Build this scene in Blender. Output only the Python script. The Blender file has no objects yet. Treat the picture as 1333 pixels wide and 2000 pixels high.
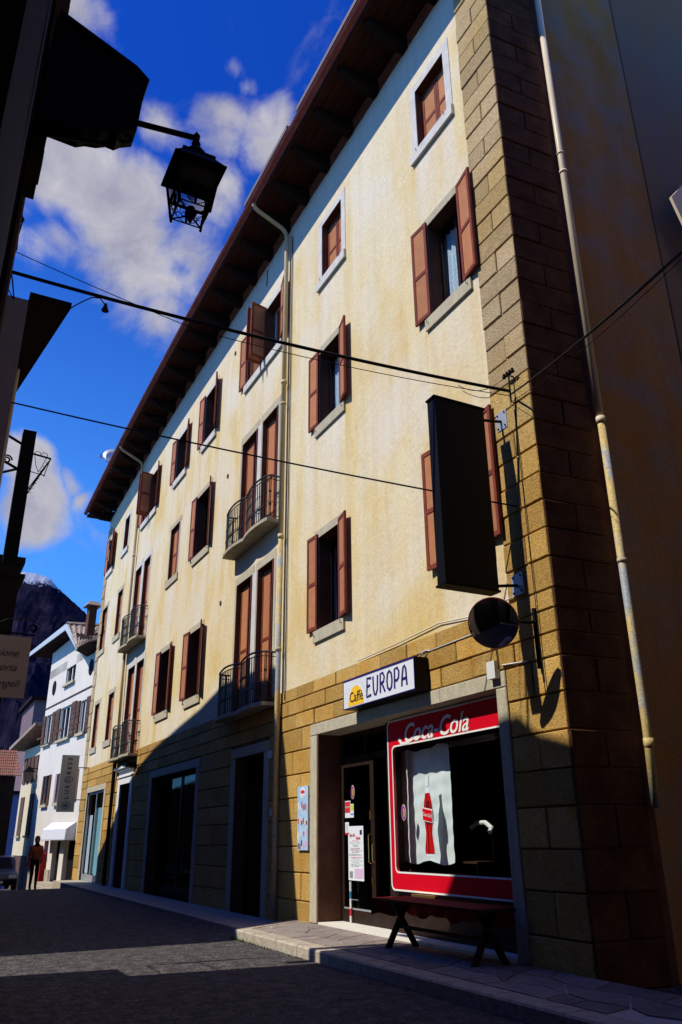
import bpy, math, random
from mathutils import Vector, Matrix, noise
random.seed(7)
SC = bpy.context.scene
COL = SC.collection
# ------------------------------------------------------------------ camera
camd = bpy.data.cameras.new('camera'); cam = bpy.data.objects.new('camera', camd); COL.objects.link(cam)
camd.sensor_fit = 'VERTICAL'; camd.sensor_height = 36; camd.lens = 36*1554.04/2000
camd.clip_start = .05; camd.clip_end = 9000
# columns are camera right, up, -forward ; third column computed as -forward
cam.matrix_world = Matrix.Translation((0, 0, 1.6)) @ Matrix((
    (0.45710807, 0.34097537, 0.82145482), (0.88936295, -0.16561655, -0.42615103), (-0.00926049, 0.92536855, -0.37895552))).to_4x4()
SC.camera = cam
# ------------------------------------------------------------------ light
SUN = Vector((.1, 1.0, -1.22)).normalized()
sd = bpy.data.lights.new('sun', 'SUN'); sun = bpy.data.objects.new('sun', sd); COL.objects.link(sun)
sd.energy = 5.0; sd.angle = math.radians(.53); sd.color = (1, .94, .82)
sun.rotation_euler = SUN.to_track_quat('-Z', 'Y').to_euler(); sun.location = (-3, -20, 30)
SC.view_settings.view_transform = 'Standard'; SC.view_settings.look = 'None'
SC.view_settings.exposure = 0.04; SC.view_settings.gamma = 1
w = bpy.data.worlds.new('World'); SC.world = w; w.use_nodes = True
nt = w.node_tree; N = nt.nodes; Lk = nt.links
for n in list(N): N.remove(n)
def wn(t, **k):
    n = N.new(t)
    for a, b in k.items(): setattr(n, a, b)
    return n
out = wn('ShaderNodeOutputWorld'); bg = wn('ShaderNodeBackground'); Lk.new(bg.outputs[0], out.inputs[0])
sky = wn('ShaderNodeTexSky', sky_type='NISHITA', sun_disc=False)
sky.sun_elevation = math.asin(-SUN.z); sky.sun_rotation = math.atan2(-SUN.x, -SUN.y)
sky.altitude = 600; sky.dust_density = .25; sky.ozone_density = 2.5; sky.air_density = 1.0
bg.inputs[1].default_value = .052
pol = wn('ShaderNodeMix', data_type='RGBA', blend_type='MULTIPLY'); pol.inputs[0].default_value = 1
Lk.new(sky.outputs[0], pol.inputs[6])
tc = wn('ShaderNodeTexCoord'); sxyz = wn('ShaderNodeSeparateXYZ'); Lk.new(tc.outputs['Generated'], sxyz.inputs[0])
elv = wn('ShaderNodeMapRange'); Lk.new(sxyz.outputs[2], elv.inputs[0]); elv.inputs[1].default_value = .36; elv.inputs[2].default_value = .74
tint = wn('ShaderNodeMix', data_type='RGBA'); Lk.new(elv.outputs[0], tint.inputs[0]); tint.inputs[6].default_value = (.9, 2.45, 4.6, 1); tint.inputs[7].default_value = (.13, .90, 3.5, 1)
Lk.new(tint.outputs[2], pol.inputs[7])
def math_(op, a, b=None, c=None, clamp=False):
    n = wn('ShaderNodeMath', operation=op); n.use_clamp = clamp
    for i, v in enumerate((a, b, c)):
        if v is None: continue
        if isinstance(v, (int, float)): n.inputs[i].default_value = v
        else: Lk.new(v, n.inputs[i])
    return n.outputs[0]
# cloud banks: direction, angular radius (rad), weight
def cdir(y, z): return Vector((-1, y, z)).normalized()
CL = [(0.0338, 1.279, 0.058, 1), (0.0794, 1.2829, 0.0431, 0.9), (0.0421, 0.9417, 0.0856, 1), (0.0174, 0.8522, 0.0602, 0.8), (0.1402, 0.9143, 0.0716, 1), (0.1761, 0.7768, 0.1083, 1), (0.2266, 0.7804, 0.057, 0.8), (0.0689, 0.7793, 0.0763, 0.9), (0.2327, 0.6986, 0.0629, 0.75), (0.167, 0.8356, 0.0831, 1), (0.1928, 1.1184, 0.0472, 0.8), (0.2762, 1.1432, 0.0436, 0.8), (0.3557, 1.1649, 0.0531, 0.9), (0.3734, 1.2301, 0.026, 0.7), (0.2587, 1.2887, 0.0232, 0.5), (0.2842, 1.2583, 0.0185, 0.4), (0.2872, 1.0215, 0.0544, 0.65), (0.273, 0.9605, 0.0459, 0.7), (0.0997, 0.3898, 0.0518, 1.1), (0.0806, 0.4182, 0.042, 1.1), (0.1393, 0.4334, 0.0211, 0.7), (0.1609, 0.4155, 0.0212, 0.6), (0.1811, 0.5981, 0.0289, 0.7), (0.0654, 1.0694, 0.0372, 0.6), (0.1627, 1.2771, 0.0201, 0.4), (0.1804, 0.3541, 0.0155, 0.6), (0.1667, 0.2572, 0.0152, 0.9), (0.0072, 0.774, 0.0697, 0.8), (0.1339, 0.6765, 0.0374, 0.4), (0.4122, 1.3294, 0.0119, 0.35), (0.253, 0.8688, 0.0562, 0.7), (0.1051, 0.9919, 0.0387, 0.6)]
def vnode(op, a, b=None):
    n = wn('ShaderNodeVectorMath', operation=op)
    Lk.new(a, n.inputs[0])
    if b is not None:
        if isinstance(b, Vector) or isinstance(b, tuple): n.inputs[1].default_value = b
        else: Lk.new(b, n.inputs[1])
    return n
gen = tc.outputs['Generated']
nz0 = wn('ShaderNodeTexNoise'); nz0.inputs['Scale'].default_value = 5; nz0.inputs['Detail'].default_value = 3
Lk.new(gen, nz0.inputs['Vector'])
sub = vnode('SUBTRACT', nz0.outputs['Color'], (.5, .5, .5)); sc_ = wn('ShaderNodeVectorMath', operation='SCALE'); Lk.new(sub.outputs[0], sc_.inputs[0]); sc_.inputs['Scale'].default_value = .16
wv = vnode('ADD', gen, sc_.outputs[0]).outputs[0]
acc = None
for (y, z, r, wgt) in CL:
    d = cdir(y, z)
    dn = wn('ShaderNodeVectorMath', operation='DISTANCE'); Lk.new(wv, dn.inputs[0]); dn.inputs[1].default_value = d
    g = math_('SUBTRACT', 1.0, math_('DIVIDE', dn.outputs['Value'], r), clamp=True)
    g = math_('MULTIPLY', g, wgt)
    acc = g if acc is None else math_('MAXIMUM', acc, g)
nz = wn('ShaderNodeTexNoise'); nz.inputs['Scale'].default_value = 7.0; nz.inputs['Detail'].default_value = 12; nz.inputs['Roughness'].default_value = .60; nz.inputs['Distortion'].default_value = .4
Lk.new(gen, nz.inputs['Vector'])
# scattered cloud elsewhere in the sky, same kind as in view
nzb = wn('ShaderNodeTexNoise'); nzb.inputs['Scale'].default_value = 2.6; nzb.inputs['Detail'].default_value = 4; Lk.new(gen, nzb.inputs['Vector'])
dv = wn('ShaderNodeVectorMath', operation='DOT_PRODUCT'); Lk.new(gen, dv.inputs[0]); dv.inputs[1].default_value = (-.8215, .4262, .379)
outm = wn('ShaderNodeMapRange'); Lk.new(dv.outputs['Value'], outm.inputs[0]); outm.inputs[1].default_value = .80; outm.inputs[2].default_value = .62; outm.inputs[3].default_value = 0; outm.inputs[4].default_value = 1
els = math_('MULTIPLY', math_('MULTIPLY', math_('SUBTRACT', nzb.outputs['Fac'], .54, clamp=True), 2.2), outm.outputs[0])
tot = math_('MAXIMUM', acc, els)
dens = math_('ADD', math_('MULTIPLY', math_('SUBTRACT', nz.outputs['Fac'], .5), 3.6), math_('MULTIPLY', tot, 1.85))
mr = wn('ShaderNodeMapRange', interpolation_type='SMOOTHSTEP'); Lk.new(dens, mr.inputs[0]); mr.inputs[1].default_value = .18; mr.inputs[2].default_value = 1.25
thin = mr.outputs[0]
cm = wn('ShaderNodeMix', data_type='RGBA'); Lk.new(thin, cm.inputs[0]); Lk.new(pol.outputs[2], cm.inputs[6])
# cloud body: brighter in its dense part, greyer where thin
nzs = wn('ShaderNodeTexNoise'); nzs.inputs['Scale'].default_value = 13; nzs.inputs['Detail'].default_value = 9; nzs.inputs['Roughness'].default_value = .6; Lk.new(wv, nzs.inputs['Vector'])
shd = wn('ShaderNodeMapRange'); Lk.new(nzs.outputs['Fac'], shd.inputs[0]); shd.inputs[1].default_value = .36; shd.inputs[2].default_value = .66
cr = wn('ShaderNodeMix', data_type='RGBA'); Lk.new(shd.outputs[0], cr.inputs[0]); cr.inputs[6].default_value = (6.6, 6.7, 8.8, 1); cr.inputs[7].default_value = (10.8, 10.6, 11.8, 1)
Lk.new(cr.outputs[2], cm.inputs[7]); Lk.new(cm.outputs[2], bg.inputs[0])

# ------------------------------------------------------------------ materials
def mat(name, c1, c2=None, scale=3.0, rough=.85, bump=0.0, bscale=40, stretch=(1, 1, 1), lo=.35, hi=.65, metal=0, spec=.12, rnd=0, c3=None, s3=.6, coat=0, grain=0, runs=0):
    m = bpy.data.materials.new(name); m.use_nodes = True; t = m.node_tree; b = t.nodes['Principled BSDF']
    b.inputs['Roughness'].default_value = rough; b.inputs['Metallic'].default_value = metal; b.inputs['Specular IOR Level'].default_value = spec
    if coat: b.inputs['Coat Weight'].default_value = coat
    def nn(x, **k):
        n = t.nodes.new(x)
        for a, v in k.items(): setattr(n, a, v)
        return n
    geo = nn('ShaderNodeNewGeometry'); mp = nn('ShaderNodeMapping'); t.links.new(geo.outputs['Position'], mp.inputs[0]); mp.inputs['Scale'].default_value = stretch
    cur = None
    if c2 is not None:
        nz = nn('ShaderNodeTexNoise'); nz.inputs['Scale'].default_value = scale; nz.inputs['Detail'].default_value = 8; nz.inputs['Roughness'].default_value = .6
        t.links.new(mp.outputs[0], nz.inputs[0]); mr = nn('ShaderNodeMapRange'); mr.inputs[1].default_value = lo; mr.inputs[2].default_value = hi; t.links.new(nz.outputs[0], mr.inputs[0])
        mx = nn('ShaderNodeMix', data_type='RGBA'); t.links.new(mr.outputs[0], mx.inputs[0]); mx.inputs[6].default_value = (*c1, 1); mx.inputs[7].default_value = (*c2, 1); cur = mx.outputs[2]
    if c3 is not None:
        n2 = nn('ShaderNodeTexNoise'); n2.inputs['Scale'].default_value = s3; n2.inputs['Detail'].default_value = 6; t.links.new(geo.outputs['Position'], n2.inputs[0])
        m2 = nn('ShaderNodeMapRange'); m2.inputs[1].default_value = .45; m2.inputs[2].default_value = .68; t.links.new(n2.outputs[0], m2.inputs[0])
        mx = nn('ShaderNodeMix', data_type='RGBA'); t.links.new(m2.outputs[0], mx.inputs[0]); mx.inputs[7].default_value = (*c3, 1)
        if cur: t.links.new(cur, mx.inputs[6])
        else: mx.inputs[6].default_value = (*c1, 1)
        cur = mx.outputs[2]
    if rnd or grain:
        hs = nn('ShaderNodeHueSaturation'); 
        if cur: t.links.new(cur, hs.inputs['Color'])
        else: hs.inputs['Color'].default_value = (*c1, 1)
        v = None
        if rnd:
            oi = nn('ShaderNodeObjectInfo'); m3 = nn('ShaderNodeMapRange'); t.links.new(oi.outputs['Random'], m3.inputs[0]); m3.inputs[3].default_value = 1-rnd; m3.inputs[4].default_value = 1+rnd; v = m3.outputs[0]
        if grain:
            n3 = nn('ShaderNodeTexNoise'); n3.inputs['Scale'].default_value = 30; n3.inputs['Detail'].default_value = 6; t.links.new(geo.outputs['Position'], n3.inputs[0])
            m4 = nn('ShaderNodeMapRange'); m4.inputs[1].default_value = .3; m4.inputs[2].default_value = .7; m4.inputs[3].default_value = 1-grain; m4.inputs[4].default_value = 1+grain*.6; t.links.new(n3.outputs[0], m4.inputs[0])
            if v is None: v = m4.outputs[0]
            else:
                mm = nn('ShaderNodeMath', operation='MULTIPLY'); t.links.new(v, mm.inputs[0]); t.links.new(m4.outputs[0], mm.inputs[1]); v = mm.outputs[0]
        if runs:
            mp2 = nn('ShaderNodeMapping'); t.links.new(geo.outputs['Position'], mp2.inputs[0]); mp2.inputs['Scale'].default_value = (4.5, 1, .22)
            n5 = nn('ShaderNodeTexNoise'); n5.inputs['Scale'].default_value = 1.0; n5.inputs['Detail'].default_value = 7; n5.inputs['Roughness'].default_value = .65; t.links.new(mp2.outputs[0], n5.inputs[0])
            m6 = nn('ShaderNodeMapRange'); m6.inputs[1].default_value = .3; m6.inputs[2].default_value = .7; m6.inputs[3].default_value = 1-runs; m6.inputs[4].default_value = 1+runs*.5; t.links.new(n5.outputs[0], m6.inputs[0])
            mm2 = nn('ShaderNodeMath', operation='MULTIPLY'); t.links.new(v, mm2.inputs[0]); t.links.new(m6.outputs[0], mm2.inputs[1]); v = mm2.outputs[0]
        t.links.new(v, hs.inputs['Value']); cur = hs.outputs[0]
    if cur: t.links.new(cur, b.inputs['Base Color'])
    else: b.inputs['Base Color'].default_value = (*c1, 1)
    if bump:
        nb = nn('ShaderNodeTexNoise'); nb.inputs['Scale'].default_value = bscale; nb.inputs['Detail'].default_value = 5; t.links.new(geo.outputs['Position'], nb.inputs[0])
        bm_ = nn('ShaderNodeBump'); bm_.inputs['Strength'].default_value = bump; bm_.inputs['Distance'].default_value = .02; t.links.new(nb.outputs[0], bm_.inputs['Height']); t.links.new(bm_.outputs[0], b.inputs['Normal'])
    return m
MT = {}
# cream lime plaster: yellow ochre wash worn to pale grey, vertical runs
MT['plaster'] = mat('plaster', (.66, .50, .225), (.70, .60, .375), scale=.9, stretch=(1.6, 1, .5), lo=.36, hi=.56, bump=.5, bscale=7, c3=(.69, .62, .47), s3=.55, grain=.12, runs=.08)
MT['soiled'] = MT['plaster']
MT['ochre'] = mat('ochre_block', (.44, .235, .045), (.50, .33, .11), scale=2.2, lo=.3, hi=.7, bump=.8, bscale=45, rnd=.20, grain=.3)
MT['quoin'] = mat('quoin_block', (.40, .295, .165), (.49, .385, .235), scale=2.0, lo=.3, hi=.7, bump=.9, bscale=50, rnd=.15, grain=.3, c3=(.42, .29, .12), s3=.5)
MT['quoinlow'] = mat('quoin_block_low', (.42, .28, .09), (.48, .35, .15), scale=2.0, lo=.3, hi=.7, bump=.9, bscale=50, rnd=.17, grain=.3, c3=(.44, .26, .07), s3=.5)
MT['joint'] = mat('mortar', (.13, .065, .025), (.2, .11, .04), scale=6)
MT['lintel'] = mat('grey_beige_stone', (.40, .36, .26), (.50, .45, .33), scale=5, bump=.3, rnd=.04, stretch=(2, 1, .5), grain=.15)
MT['whiteframe'] = mat('pale_plaster_frame', (.50, .49, .46), (.62, .60, .56), scale=3, grain=.08)
MT['sf'] = mat('shutter_frame_paint', (.16, .036, .02), (.21, .05, .027), scale=7, rough=.55, rnd=.12)
MT['sp'] = mat('shutter_panel_paint', (.37, .15, .065), (.43, .185, .085), scale=5, rough=.6, rnd=.10)
MT['dark'] = mat('unlit_interior', (.006, .005, .005))  # near-black stands in for the darkness of unlit rooms
MT['reveal'] = mat('reveal_plaster', (.42, .36, .27), (.5, .44, .34), scale=3)
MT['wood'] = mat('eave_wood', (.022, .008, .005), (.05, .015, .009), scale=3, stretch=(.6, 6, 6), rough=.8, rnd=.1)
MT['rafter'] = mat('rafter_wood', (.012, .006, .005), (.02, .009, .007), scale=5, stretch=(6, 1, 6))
MT['gutter'] = mat('gutter_paint', (.20, .05, .04), (.28, .08, .06), scale=3, rough=.45)
MT['tile'] = mat('roof_tile', (.22, .085, .055), (.34, .16, .11), scale=7, bump=.4, grain=.3)
MT['gtile'] = mat('grey_tile', (.24, .17, .13), (.42, .34, .28), scale=5, bump=.4, grain=.35)
MT['pipe'] = mat('cream_pipe_paint', (.52, .41, .21), (.58, .47, .27), scale=2, rough=.4)
MT['pipew'] = mat('worn_pipe_paint', (.30, .33, .36), (.50, .38, .16), scale=2.2, lo=.46, hi=.54, stretch=(1, 1, .6), rough=.5, grain=.3)
MT['pipec'] = mat('pale_pipe_paint', (.60, .50, .36), (.66, .57, .42), scale=2, rough=.35)
MT['iron'] = mat('wrought_iron', (.035, .04, .035), (.07, .075, .06), scale=12, rough=.5, metal=.3)
MT['black'] = mat('black_paint', (.005, .005, .006), rough=.5, spec=.12)
MT['blackiron'] = mat('black_iron', (.003, .003, .003), rough=.6, spec=.08)
MT['cable'] = mat('cable', (.012, .012, .012), rough=.6)
MT['balcony'] = mat('balcony_stone', (.33, .29, .2), (.46, .41, .3), scale=6, bump=.4, grain=.25)
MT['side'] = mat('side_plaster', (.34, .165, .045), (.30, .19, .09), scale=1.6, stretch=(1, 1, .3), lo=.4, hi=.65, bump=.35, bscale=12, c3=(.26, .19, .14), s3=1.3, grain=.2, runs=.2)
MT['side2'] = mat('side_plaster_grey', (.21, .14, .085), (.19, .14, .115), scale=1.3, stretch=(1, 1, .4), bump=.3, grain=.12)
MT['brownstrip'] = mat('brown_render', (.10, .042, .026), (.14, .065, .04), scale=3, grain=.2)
MT['shadedblock'] = mat('shaded_quoin_block', (.060, .024, .010), (.11, .052, .025), scale=2.5, bump=.6, bscale=70, rnd=.1, grain=.3)  # quoin stone again, with the shade of the side put into the colour
MT['asphalt'] = mat('cobble_paving', (.052, .047, .049), (.112, .10, .101), scale=5, bump=1.0, bscale=16, grain=.35)
am = MT['asphalt'].node_tree; ab = am.nodes['Principled BSDF']; vg = am.nodes.new('ShaderNodeNewGeometry')
vo = am.nodes.new('ShaderNodeTexVoronoi'); vo.feature = 'DISTANCE_TO_EDGE'; vo.inputs['Scale'].default_value = 12; am.links.new(vg.outputs['Position'], vo.inputs['Vector'])
vc = am.nodes.new('ShaderNodeTexVoronoi'); vc.inputs['Scale'].default_value = 12; am.links.new(vg.outputs['Position'], vc.inputs['Vector'])
vm = am.nodes.new('ShaderNodeMapRange'); vm.inputs[1].default_value = 0; vm.inputs[2].default_value = .09; am.links.new(vo.outputs['Distance'], vm.inputs[0])
vb = am.nodes.new('ShaderNodeBump'); vb.inputs['Strength'].default_value = 1; vb.inputs['Distance'].default_value = .012; am.links.new(vm.outputs[0], vb.inputs['Height']); am.links.new(ab.inputs['Normal'].links[0].from_socket, vb.inputs['Normal']); am.links.new(vb.outputs[0], ab.inputs['Normal'])
vs = am.nodes.new('ShaderNodeSeparateColor'); am.links.new(vc.outputs['Color'], vs.inputs[0]); vr = am.nodes.new('ShaderNodeMapRange'); vr.inputs[3].default_value = .78; vr.inputs[4].default_value = 1.3; am.links.new(vs.outputs[0], vr.inputs[0])
vk = am.nodes.new('ShaderNodeMath'); vk.operation = 'MULTIPLY'; am.links.new(vr.outputs[0], vk.inputs[0]); vj = am.nodes.new('ShaderNodeMapRange'); vj.inputs[1].default_value = 0; vj.inputs[2].default_value = .06; vj.inputs[3].default_value = .72; am.links.new(vo.outputs['Distance'], vj.inputs[0]); am.links.new(vj.outputs[0], vk.inputs[1])
vh = am.nodes.new('ShaderNodeHueSaturation'); am.links.new(ab.inputs['Base Color'].links[0].from_socket, vh.inputs['Color']); am.links.new(vk.outputs[0], vh.inputs['Value']); am.links.new(vh.outputs[0], ab.inputs['Base Color'])
MT['kerb'] = mat('kerb_granite', (.36, .30, .23), (.47, .41, .33), scale=9, bump=.4, bscale=80, rnd=.06, grain=.25)
MT['flag'] = mat('porphyry_flag', (.20, .165, .15), (.27, .23, .20), scale=4, bump=.3, rnd=.22, grain=.2)
MT['grout'] = mat('grout', (.42, .38, .33), (.5, .45, .4), scale=12)
MT['thresh'] = mat('pale_marble', (.66, .63, .55), (.72, .69, .6), scale=6, rough=.5)
MT['white'] = mat('white_paint', (.74, .73, .70), rough=.4)
MT['signwhite'] = mat('sign_acrylic', (.70, .74, .78), (.72, .76, .80), scale=2, rough=.25, spec=.5)
MT['navy'] = mat('navy_print', (.03, .02, .14), rough=.4)
MT['sunyellow'] = mat('yellow_print', (.85, .50, .025), rough=.4)
MT['blackprint'] = mat('dark_print', (.03, .02, .03), rough=.5)
MT['red'] = mat('red_acrylic', (.62, .004, .018), rough=.25, spec=.5)
MT['redcloth'] = mat('red_cloth', (.22, .01, .012), (.3, .02, .016), scale=20, bump=.3)
MT['cola'] = mat('dark_red_print', (.28, .004, .006), (.5, .01, .01), scale=9, stretch=(3, 1, .4), rough=.3)
MT['colad'] = mat('brown_red_print', (.09, .01, .01), rough=.3)
MT['cap'] = mat('silver_print', (.62, .70, .76), rough=.3)
MT['cloth'] = mat('pale_green_curtain', (.70, .76, .72), (.78, .82, .79), scale=3, rough=.9)
MT['lace'] = mat('lace_curtain', (.40, .52, .62), (.6, .7, .76), scale=30, lo=.4, hi=.6)
MT['duskwall'] = mat('dusky_plaster', (.16, .11, .12), (.2, .14, .15), scale=2)
MT['bluecloth'] = mat('blue_blind', (.22, .44, .52), (.25, .48, .56), scale=.8)
MT['brass'] = mat('brass', (.75, .45, .14), rough=.25, metal=.9)
MT['doorframe'] = mat('dark_door_wood', (.018, .010, .008), (.03, .016, .012), scale=6, rough=.45)
MT['poster'] = mat('poster_blue', (.30, .46, .68), (.46, .62, .78), scale=5, rough=.4)
MT['paper'] = mat('paper', (.68, .72, .76), rough=.7)
MT['pink'] = mat('pink_print', (.60, .42, .60), rough=.7)
MT['choc'] = mat('brown_print', (.14, .04, .03), rough=.5)
MT['creamp'] = mat('cream_print', (.75, .62, .45), rough=.5)
MT['redp'] = mat('red_print', (.6, .03, .05), rough=.5)
MT['purple'] = mat('purple_print', (.30, .04, .30), rough=.4)
MT['lime'] = mat('lime_print', (.55, .62, .05), rough=.4)
MT['bluep'] = mat('blue_print', (.03, .22, .4), rough=.4)
MT['table'] = mat('table_wood', (.035, .015, .009), (.06, .025, .014), scale=8)
MT['galv'] = mat('galvanised_steel', (.50, .53, .56), rough=.4, metal=.6)
MT['flash'] = mat('dull_flashing', (.17, .14, .14), rough=.6)
MT['boxgrey'] = mat('junction_box_plastic', (.62, .62, .60), rough=.5)
MT['shadeplaster'] = mat('shade_dark_wall', (.010, .007, .006), (.018, .012, .009), scale=2)  # shade on these houses is put into a near-black wall colour
MT['annex'] = mat('grey_beige_plaster', (.36, .31, .26), (.42, .36, .31), scale=2, grain=.15)
MT['whitewall'] = mat('whitewash', (.64, .60, .52), (.70, .66, .58), scale=.9, grain=.05, bump=.2)
MT['whitefascia'] = mat('pale_fascia', (.46, .52, .56), rough=.6)
MT['brownshut'] = mat('brown_shutter', (.085, .05, .04), (.13, .08, .06), scale=5, rnd=.2)
MT['pinkshut'] = mat('faded_pink_shutter', (.42, .25, .22), rough=.7)
MT['winwhite'] = mat('white_window_frame', (.62, .62, .60), rough=.5)
MT['awn'] = mat('awning_canvas', (.60, .62, .66), (.64, .66, .70), scale=2, rough=.8)
MT['cream'] = mat('cream_plaster', (.62, .54, .36), (.66, .58, .42), scale=2)
MT['ochrewall'] = mat('ochre_plaster', (.62, .42, .18), (.66, .48, .24), scale=2)  # warm tone chosen to bounce light onto the side wall
MT['bluewall'] = mat('blue_plaster', (.14, .18, .36), (.17, .21, .4), scale=2)
MT['signgrey'] = mat('grey_green_sign', (.36, .37, .33), rough=.5)
MT['signcream'] = mat('cream_sign', (.44, .36, .29), (.48, .40, .33), scale=2)
MT['mount'] = mat('hazed_forest_rock', (.006, .006, .016), (.020, .015, .032), scale=.03, stretch=(1, 1, .6), lo=.4, hi=.65, bump=0)  # distance haze is put into the base as a blue cast
MT['jacket'] = mat('rust_jacket', (.42, .09, .04), (.5, .13, .05), scale=9)
MT['trouser'] = mat('dark_trousers', (.01, .01, .012))
MT['skin'] = mat('skin', (.42, .22, .14), rough=.5)
MT['hair'] = mat('brown_hair', (.12, .05, .025), rough=.5)
MT['bagred'] = mat('red_bag', (.55, .04, .01), rough=.4)
MT['car'] = mat('grey_car_paint', (.06, .06, .065), rough=.3, spec=.5, coat=.5)
MT['tyre'] = mat('tyre', (.015, .015, .015))
MT['grass'] = mat('weed_green', (.045, .10, .015), (.08, .15, .03), scale=20)
MT['lampglass'] = None
def glass(name, tint, fac=.35, rough=.05):
    m = bpy.data.materials.new(name); m.use_nodes = True; t = m.node_tree; t.nodes.clear()
    o = t.nodes.new('ShaderNodeOutputMaterial'); mx = t.nodes.new('ShaderNodeMixShader'); tr = t.nodes.new('ShaderNodeBsdfTransparent'); gl = t.nodes.new('ShaderNodeBsdfGlossy')
    fr = t.nodes.new('ShaderNodeFresnel'); fr.inputs[0].default_value = 1.45
    lw = t.nodes.new('ShaderNodeLayerWeight'); pw = t.nodes.new('ShaderNodeMath'); pw.operation = 'POWER'; t.links.new(lw.outputs['Facing'], pw.inputs[0]); pw.inputs[1].default_value = 4.0
    ad = t.nodes.new('ShaderNodeMath'); ad.operation = 'MULTIPLY_ADD'; t.links.new(pw.outputs[0], ad.inputs[0]); ad.inputs[1].default_value = .13; ad.inputs[2].default_value = .02
    tr.inputs[0].default_value = (*tint, 1); gl.inputs['Roughness'].default_value = rough
    if fac is None: t.links.new(ad.outputs[0], mx.inputs[0])
    else: mx.inputs[0].default_value = fac
    t.links.new(tr.outputs[0], mx.inputs[1]); t.links.new(gl.outputs[0], mx.inputs[2]); t.links.new(mx.outputs[0], o.inputs[0]); return m
MT['glass'] = glass('window_glass', (.93, .95, .96), None)
MT['lampglass'] = glass('frosted_lamp_glass', (.55, .5, .52), .05, .4)
# mirror
MT['mirror'] = mat('tinted_mirror', (.5, .5, .55), rough=.06, metal=1)

# ------------------------------------------------------------------ mesh helpers
WM = {}
class MB:
    def __init__(s): s.v = []; s.f = []
    def quad(s, a, b, c, d):
        n = len(s.v); s.v += [tuple(a), tuple(b), tuple(c), tuple(d)]; s.f.append((n, n+1, n+2, n+3)); return s
    def poly(s, pts):
        n = len(s.v); s.v += [tuple(p) for p in pts]; s.f.append(tuple(range(n, n+len(pts)))); return s
    def hexa(s, p):  # 8 corners: bottom 4 (ccw), top 4
        n = len(s.v); s.v += [tuple(q) for q in p]
        for f in ((0, 3, 2, 1), (4, 5, 6, 7), (0, 1, 5, 4), (1, 2, 6, 5), (2, 3, 7, 6), (3, 0, 4, 7)): s.f.append(tuple(n+i for i in f))
        return s
    def box(s, x0, x1, y0, y1, z0, z1):
        return s.hexa([(x0, y0, z0), (x1, y0, z0), (x1, y1, z0), (x0, y1, z0), (x0, y0, z1), (x1, y0, z1), (x1, y1, z1), (x0, y1, z1)])
    def prism(s, pts, vec):  # polygon extruded along vec
        vec = Vector(vec); n = len(s.v); k = len(pts)
        s.v += [tuple(p) for p in pts] + [tuple(Vector(p)+vec) for p in pts]
        s.f.append(tuple(range(n, n+k))); s.f.append(tuple(reversed(range(n+k, n+2*k))))
        for i in range(k):
            j = (i+1) % k; s.f.append((n+i, n+j, n+k+j, n+k+i))
        return s
    def tube(s, pts, r, seg=6, caps=True):
        pts = [Vector(p) for p in pts]; rs = r if isinstance(r, (list, tuple)) else [r]*len(pts)
        rings = []
        for i, p in enumerate(pts):
            t = (pts[min(i+1, len(pts)-1)]-pts[max(i-1, 0)]).normalized()
            up = Vector((0, 0, 1)) if abs(t.z) < .9 else Vector((1, 0, 0))
            a = t.cross(up).normalized(); b = t.cross(a).normalized(); n = len(s.v)
            for k in range(seg):
                an = 2*math.pi*k/seg; s.v.append(tuple(p+(a*math.cos(an)+b*math.sin(an))*rs[i]))
            rings.append(n)
        for i in range(len(rings)-1):
            for k in range(seg):
                k2 = (k+1) % seg; s.f.append((rings[i]+k, rings[i]+k2, rings[i+1]+k2, rings[i+1]+k))
        if caps:
            s.f.append(tuple(rings[0]+k for k in reversed(range(seg)))); s.f.append(tuple(rings[-1]+k for k in range(seg)))
        return s
    def lathe(s, prof, c=(0, 0, 0), seg=16, ax=None):
        c = Vector(c); n = len(s.v)
        for r, z in prof:
            for k in range(seg):
                a = 2*math.pi*k/seg; s.v.append(tuple(c+Vector((r*math.cos(a), r*math.sin(a), z))))
        for i in range(len(prof)-1):
            for k in range(seg):
                k2 = (k+1) % seg; s.f.append((n+i*seg+k, n+i*seg+k2, n+(i+1)*seg+k2, n+(i+1)*seg+k))
        return s
    def xf(s, m):
        s.v = [tuple(m @ Vector(p)) for p in s.v]; return s
    def build(s, name, m, parent=None, smooth=False, kind=None, label=None):
        me = bpy.data.meshes.new(name); me.from_pydata(s.v, [], s.f); me.update()
        if smooth:
            for p in me.polygons: p.use_smooth = True
        return link(name, me, m, parent, kind=kind, label=label)
def link(name, me, m, parent=None, mw=None, kind=None, label=None):
    o = bpy.data.objects.new(name, me); COL.objects.link(o)
    mm = MT[m] if isinstance(m, str) else m
    if mm and hasattr(me, 'materials') and len(me.materials) == 0: me.materials.append(mm)
    setp(o, parent, mw)
    if kind: o['kind'] = kind
    if label: o['label'] = label
    return o
def setp(o, parent, mw=None):
    mw = mw or Matrix(); WM[o.name] = mw
    o.matrix_basis = mw
    if parent is not None:
        o.parent = parent; o.matrix_parent_inverse = WM[parent.name].inverted()
def thing(name, label, cat, loc, group=None):
    o = bpy.data.objects.new(name, None); COL.objects.link(o); o.empty_display_size = .2
    setp(o, None, Matrix.Translation(loc)); o['label'] = label; o['category'] = cat
    if group: o['group'] = group
    return o
def tag(o, label, cat, group=None):
    o['label'] = label; o['category'] = cat
    if group: o['group'] = group
    return o
def struct(o): o['kind'] = 'structure'; return o
CACHE = {}
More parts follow.
